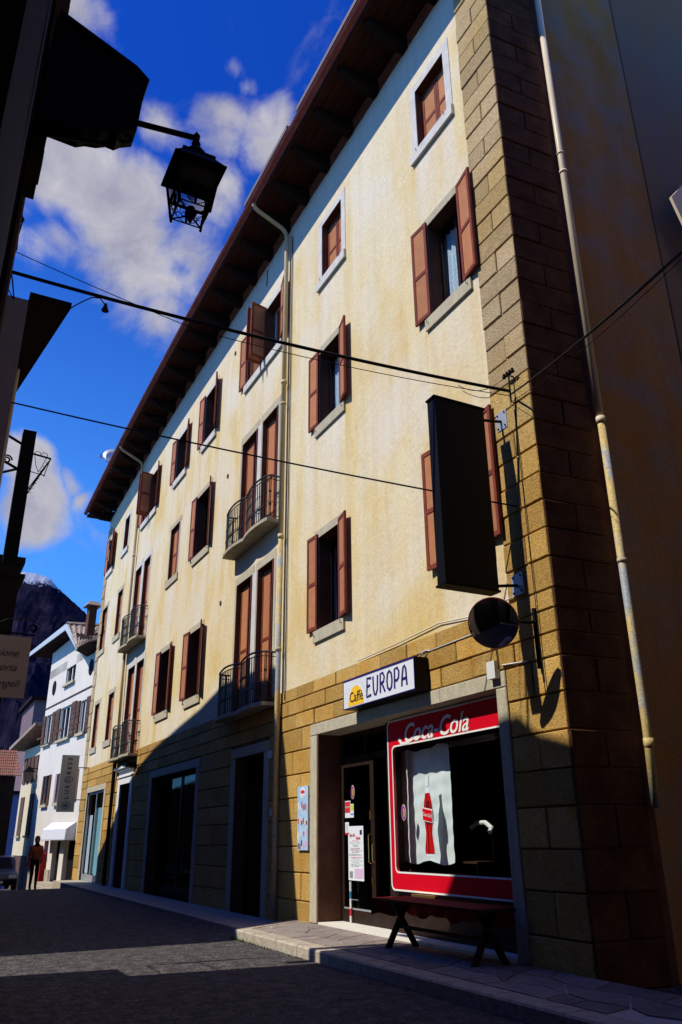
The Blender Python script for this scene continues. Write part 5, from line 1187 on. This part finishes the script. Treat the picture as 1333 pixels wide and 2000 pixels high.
WB(MB().hexa([(6.2, -.45, 13.3), (7.2, -.45, 13.3), (7.2, .35, 13.3), (6.2, .35, 13.3), (6.5, -.25, 13.58), (6.9, -.25, 13.58), (6.9, .15, 13.58), (6.5, .15, 13.58)]), 'chimney_cap', 'gtile', ch)
# awning
aw = thing('shop_awning', 'pale canvas awning over the doorway of the white house', 'awning', WMx @ Vector((5.8, 0, 2.4)))
def WT(b, name, m, p): return b.xf(WMx).build(name, m, p)
WT(MB().quad((3.54, -.02, 2.47), (8.0, -.02, 2.43), (8.0, -.46, 2.12), (3.54, -.46, 2.12)).quad((3.54, -.46, 2.12), (8.0, -.46, 2.12), (8.0, -.50, 1.62), (3.54, -.50, 1.62)), 'canvas', 'awn', aw)
WT(MB().poly([(8.0, -.02, 2.43), (8.0, -.46, 2.12), (8.0, -.50, 1.62), (8.0, -.02, 1.62)]).poly([(3.54, -.02, 2.43), (3.54, -.46, 2.12), (3.54, -.50, 1.62), (3.54, -.02, 1.62)]), 'side_flap', 'awn', aw)
WT(MB().tube([(3.5, -.49, 1.64), (8.05, -.49, 1.64)], .02, 5), 'front_bar', 'galv', aw)
# steps
st = thing('stone_steps', 'low stone steps in front of the white house doorway', 'steps', WMx @ Vector((6.5, -.5, -.5)))
WT(MB().box(4.0, 9.3, -1.0, -.02, -1, -.42), 'step', 'kerb', st); WT(MB().box(4.1, 9.3, -.6, -.02, -.41, -.28), 'step', 'kerb', st)
# red post box / panel
rp = WMx @ Vector((2.9, -.12, .2))
t = thing('red_panel', 'red box standing against the white house beside the person', 'box', rp)
WT(MB().box(2.5, 3.25, -.28, -.03, -.55, .95), 'cabinet', 'redcloth', t); WT(MB().box(2.46, 3.29, -.30, -.03, .952, 1.02), 'lid', 'redp', t)
# wall lantern on the corner
t = thing('corner_wall_lantern', 'small black wall lantern on the left corner of the white house', 'lamp', WMx @ Vector((-1.2, -.3, 5.3)))
WT(MB().tube([(-1.1, -.02, 5.5), (-1.3, -.45, 5.5)], .03, 5), 'arm', 'blackiron', t)
WT(MB().hexa([(-1.45, -.6, 4.75), (-1.15, -.6, 4.75), (-1.15, -.3, 4.75), (-1.45, -.3, 4.75), (-1.55, -.7, 5.3), (-1.05, -.7, 5.3), (-1.05, -.2, 5.3), (-1.55, -.2, 5.3)]), 'glass_body', 'lampglass', t)
WT(MB().hexa([(-1.6, -.75, 5.3), (-1.0, -.75, 5.3), (-1.0, -.15, 5.3), (-1.6, -.15, 5.3), (-1.35, -.5, 5.6), (-1.25, -.5, 5.6), (-1.25, -.4, 5.6), (-1.35, -.4, 5.6)]), 'cap', 'blackiron', t)
WT(MB().lathe([(0, 0), (.06, .0), (0, -.12)], (-1.3, -.45, 4.74), 6), 'finial', 'blackiron', t)
# =================================================================== FAR HOUSES AT LEFT
t = thing('cream_house', 'narrow cream house with brown windows left of the white house', 'house', WMx @ Vector((-4, 2, -1.2)))
WT(MB().box(-6.6, -1.12, .35, 5, -1.6, 7.0), 'wall', 'cream', t)
WT(MB().prism([(-7.4, -.5, 7.0), (-1.12, -.5, 7.9), (-1.12, -.5, 8.1), (-7.5, -.5, 7.2)], (0, 4, 0)), 'roof', 'gtile', t)
for (u0, u1, z0, z1) in ((-5.9, -5.0, 1.9, 4.1), (-3.6, -2.7, 1.9, 4.2)):
    w_ = WT(MB().box(u0, u1, .30, .349, z0, z1), 'window', 'brownshut', t); WT(MB().box(u0-.1, u1+.1, .2, .349, z0-.12, z0-.01), 'sill', 'lintel', w_)
for k in range(5): WT(MB().box(-6.2+.95*k, -5.5+.95*k, .28, .349, 4.9, 6.4), 'shutter', 'brownshut', t)
WT(MB().box(-6.4, -1.3, .29, .349, -1.4, .8), 'shopfront', 'brownshut', t)
t = thing('dusky_house', 'tall dusky pink house wall rising behind the cream house', 'house', (-64, 8, -1))
MB().box(-70, -63, 7.2, 13, -1.5, 11.2).build('wall', 'duskwall', t)
MB().box(-70.4, -62.6, 6.9, 13.3, 11.2, 11.45).build('roof', 'rafter', t)
t = thing('tiled_house', 'low house with a mottled red tiled roof at far left', 'house', (-50, 4, -1))
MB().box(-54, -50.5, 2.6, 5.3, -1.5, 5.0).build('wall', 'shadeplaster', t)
b = MB(); 
for i in range(30):
    for j in range(9):
        y = 2.4+.105*i; z = 5.0+.19*j; x = -50.2-.42*j; b.hexa([(x, y, z), (x, y+.085, z), (x-.4, y+.085, z+.17), (x-.4, y, z+.17), (x+.02, y+.015, z+.05), (x+.02, y+.07, z+.05), (x-.4, y+.07, z+.21), (x-.4, y+.015, z+.21)])
b.build('roof_tiles', 'tile', t, kind='stuff')
t = thing('blue_house', 'sliver of blue house wall at far left behind the parked car', 'house', (-62, 6, -1))
MB().box(-66, -62, 5.0, 7.1, -1.5, 4.6).build('wall', 'bluewall', t); MB().box(-66.3, -61.7, 4.8, 7.3, 4.6, 4.8).build('roof', 'rafter', t)
# car
ct = thing('parked_car', 'small grey car parked in the shade at the far left', 'car', (-39.6, 3.7, -.32))
cx, cy, c0 = -39.6, 3.75, -.34
prof = [(-2.0, .28), (2.0, .28), (2.02, .55), (1.9, .72), (.95, .86), (.45, 1.32), (-1.0, 1.36), (-1.75, .95), (-2.0, .85)]
b = MB()
for (h, ins) in ((0, 0),):
    L = [(cx+x, cy-.8, c0+z) for x, z in prof]; b.prism(L, (0, 1.6, 0))
b.build('body', 'car', ct)
for sy in (-.81, .79): MB().prism([(cx+x, cy+sy, c0+z) for x, z in ((.82, .88), (.40, 1.26), (-.95, 1.29), (-1.5, .92))], (0, .02, 0)).build('side_window', 'black', ct)
MB().hexa([(cx+.93, cy-.7, c0+.885), (cx+.93, cy+.7, c0+.885), (cx+.90, cy+.7, c0+.885), (cx+.90, cy-.7, c0+.885), (cx+.50, cy-.6, c0+1.30), (cx+.50, cy+.6, c0+1.30), (cx+.47, cy+.6, c0+1.30), (cx+.47, cy-.6, c0+1.30)]).build('windscreen', 'black', ct)
for x in (-1.25, 1.25):
    for y in (-.78, .78):
        w_ = MB().lathe([(0, -.09), (.22, -.09), (.3, -.06), (.3, .06), (.22, .09), (0, .09)], seg=18).xf(Matrix.Translation((cx+x, cy+y, c0+.30)) @ Matrix.Rotation(math.pi/2, 4, 'X')).build('wheel', 'tyre', ct)
for y in (-.6, .6): MB().box(cx+1.98, cx+2.03, cy+y-.15, cy+y+.15, c0+.55, c0+.68).build('headlight', 'white', ct)
MB().box(cx+2.0, cx+2.06, cy-.78, cy+.78, c0+.32, c0+.48).build('bumper', 'black', ct)
MB().box(cx+2.06, cx+2.07, cy-.25, cy+.25, c0+.36, c0+.46).build('number_plate', 'white', ct)
# =================================================================== PERSON
def skin_fig(name, verts, edges, radii, m, parent, root=0, sub=2):
    me = bpy.data.meshes.new(name); me.from_pydata(verts, edges, []); me.update(); o = link(name, me, m, parent)
    sk = o.modifiers.new('skin', 'SKIN'); sl = me.skin_vertices[0].data
    for i, r in enumerate(radii): sl[i].radius = (r if isinstance(r, tuple) else (r, r))
    sl[root].use_root = True
    su = o.modifiers.new('sub', 'SUBSURF'); su.levels = sub; su.render_levels = sub; sk.use_smooth_shade = True
    return o
pe = thing('person', 'standing person in a rust-red jacket and dark trousers with an orange bag', 'person', (-32.4, 4.52, 0))
PX, PY = -32.4, 4.44
def pv_(x, y, z): return (PX+x, PY+y*.82, z)
V = [pv_(0, 0, .95), pv_(0, 0, 1.15), pv_(0, .0, 1.38), pv_(0, 0, 1.48), pv_(.01, -.01, 1.56), pv_(.02, -.02, 1.64), pv_(.02, -.02, 1.72),
     pv_(0, .10, .88), pv_(.02, .11, .5), pv_(-.02, .12, .09), pv_(.13, .12, .04), pv_(0, -.10, .88), pv_(.12, -.11, .5), pv_(.08, -.12, .09), pv_(.22, -.12, .04),
     pv_(0, .19, 1.38), pv_(-.02, .24, 1.12), pv_(.10, .22, .92), pv_(.16, .2, .86), pv_(0, -.19, 1.38), pv_(.02, -.25, 1.12), pv_(.16, -.20, .98), pv_(.22, -.17, .96)]
E_ = [(0, 1), (1, 2), (2, 3), (3, 4), (4, 5), (5, 6), (0, 7), (7, 8), (8, 9), (9, 10), (0, 11), (11, 12), (12, 13), (13, 14), (2, 15), (15, 16), (16, 17), (17, 18), (2, 19), (19, 20), (20, 21), (21, 22)]
Rr = [.13, .12, .15, .06, .085, .10, .06, .095, .065, .045, .04, .095, .065, .045, .04, .07, .048, .035, .03, .07, .048, .035, .03]
skin_fig('body', V, E_, Rr, 'trouser', pe)
V = [pv_(0, 0, .90), pv_(0, 0, 1.15), pv_(0, 0, 1.36), pv_(0, 0, 1.46), pv_(0, .20, 1.38), pv_(-.02, .25, 1.12), pv_(.10, .225, .96), pv_(0, -.20, 1.38), pv_(.02, -.26, 1.12), pv_(.14, -.21, 1.0)]
skin_fig('jacket', V, [(0, 1), (1, 2), (2, 3), (2, 4), (4, 5), (5, 6), (2, 7), (7, 8), (8, 9)], [.17, .155, .17, .09, .085, .065, .05, .085, .065, .05], 'jacket', pe)
hd = MB(); hd.lathe([(.0, .0), (.055, .01), (.078, .06), (.085, .13), (.075, .2), (.04, .245), (0, .255)], pv_(.02, -.02, 1.50), 16)
hd.build('face', 'skin', pe, smooth=True)
MB().lathe([(.088, .09), (.096, .15), (.085, .22), (.045, .265), (0, .275)], pv_(.005, -.015, 1.50), 16).build('hair', 'hair', pe, smooth=True)
MB().tube([pv_(.105, -.02, 1.60), pv_(.12, -.02, 1.585), pv_(.10, -.02, 1.575)], .012, 5).build('nose', 'skin', pe)
bg_ = thing('shoulder_bag', 'orange-red shoulder bag held at the hip of the standing person', 'bag', pv_(.12, -.27, .85))
MB().hexa([pv_(.02, -.36, .74), pv_(.26, -.36, .74), pv_(.26, -.24, .74), pv_(.02, -.24, .74), pv_(.05, -.33, 1.02), pv_(.23, -.33, 1.02), pv_(.23, -.26, 1.02), pv_(.05, -.26, 1.02)]).build('pouch', 'bagred', bg_)
MB().tube([pv_(.06, -.29, 1.02), pv_(0, -.24, 1.3), pv_(0, -.17, 1.46), pv_(.12, -.2, 1.3), pv_(.22, -.29, 1.02)], .012, 4).build('strap', 'bagred', bg_)
# =================================================================== MOUNTAIN
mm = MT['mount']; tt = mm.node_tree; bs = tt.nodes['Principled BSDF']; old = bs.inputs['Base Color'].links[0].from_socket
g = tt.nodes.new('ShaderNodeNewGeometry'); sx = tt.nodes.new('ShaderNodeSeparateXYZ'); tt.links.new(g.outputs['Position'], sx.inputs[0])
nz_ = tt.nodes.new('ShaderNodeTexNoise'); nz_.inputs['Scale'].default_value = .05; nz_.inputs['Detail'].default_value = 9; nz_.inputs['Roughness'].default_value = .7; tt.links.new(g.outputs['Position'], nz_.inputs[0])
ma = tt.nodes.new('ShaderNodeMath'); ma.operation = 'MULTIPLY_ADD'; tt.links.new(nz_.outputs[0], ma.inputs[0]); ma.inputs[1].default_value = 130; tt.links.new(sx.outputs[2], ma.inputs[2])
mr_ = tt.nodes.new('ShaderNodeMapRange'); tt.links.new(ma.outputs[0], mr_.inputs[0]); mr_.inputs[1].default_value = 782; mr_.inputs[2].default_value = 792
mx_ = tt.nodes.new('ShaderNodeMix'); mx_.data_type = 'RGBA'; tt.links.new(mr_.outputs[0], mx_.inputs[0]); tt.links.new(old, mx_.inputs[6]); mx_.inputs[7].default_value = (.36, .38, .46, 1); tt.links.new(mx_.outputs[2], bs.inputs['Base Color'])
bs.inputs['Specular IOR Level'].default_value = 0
ridge = [(-.25, .10), (-.10, .17), (0, .235), (.04, .262), (.058, .280), (.073, .298), (.081, .304), (.096, .303), (.111, .300), (.128, .285), (.141, .276), (.158, .263), (.167, .251), (.2, .235), (.26, .19), (.4, .15), (.6, .08)]
def rz(y):
    for (a, za), (c, zc_) in zip(ridge, ridge[1:]):
        if a <= y <= c: return za+(zc_-za)*(y-a)/(c-a)
    return .05
b = MB(); NI, NJ = 260, 60; idx = {}
for i in range(NI+1):
    r = -.25+.85*i/NI
    for j in range(NJ+1):
        v = j/NJ
        if v <= .8: X_ = -1500-1000*(v/.8); hz = (v/.8)**1.25
        else: X_ = -2500-1200*((v-.8)/.2); hz = 1-.9*((v-.8)/.2)
        H = (1.6+rz(r)*2500)
        y_ = r*2500*(-X_/2500 if v <= .8 else 1)
        nzv = noise.fractal(Vector((X_/170, y_/110, 0)), 1.0, 2.1, 7)
        z_ = -60+(H+60)*hz+nzv*60*min(1, 4*(1-hz)+.07)*min(1, hz*5)+ (noise.fractal(Vector((y_/14, 3, 0)), 1, 2, 4)*5 if hz > .93 else 0)
        idx[i, j] = len(b.v); b.v.append((X_, y_, z_))
for i in range(NI):
    for j in range(NJ): b.f.append((idx[i, j], idx[i+1, j], idx[i+1, j+1], idx[i, j+1]))
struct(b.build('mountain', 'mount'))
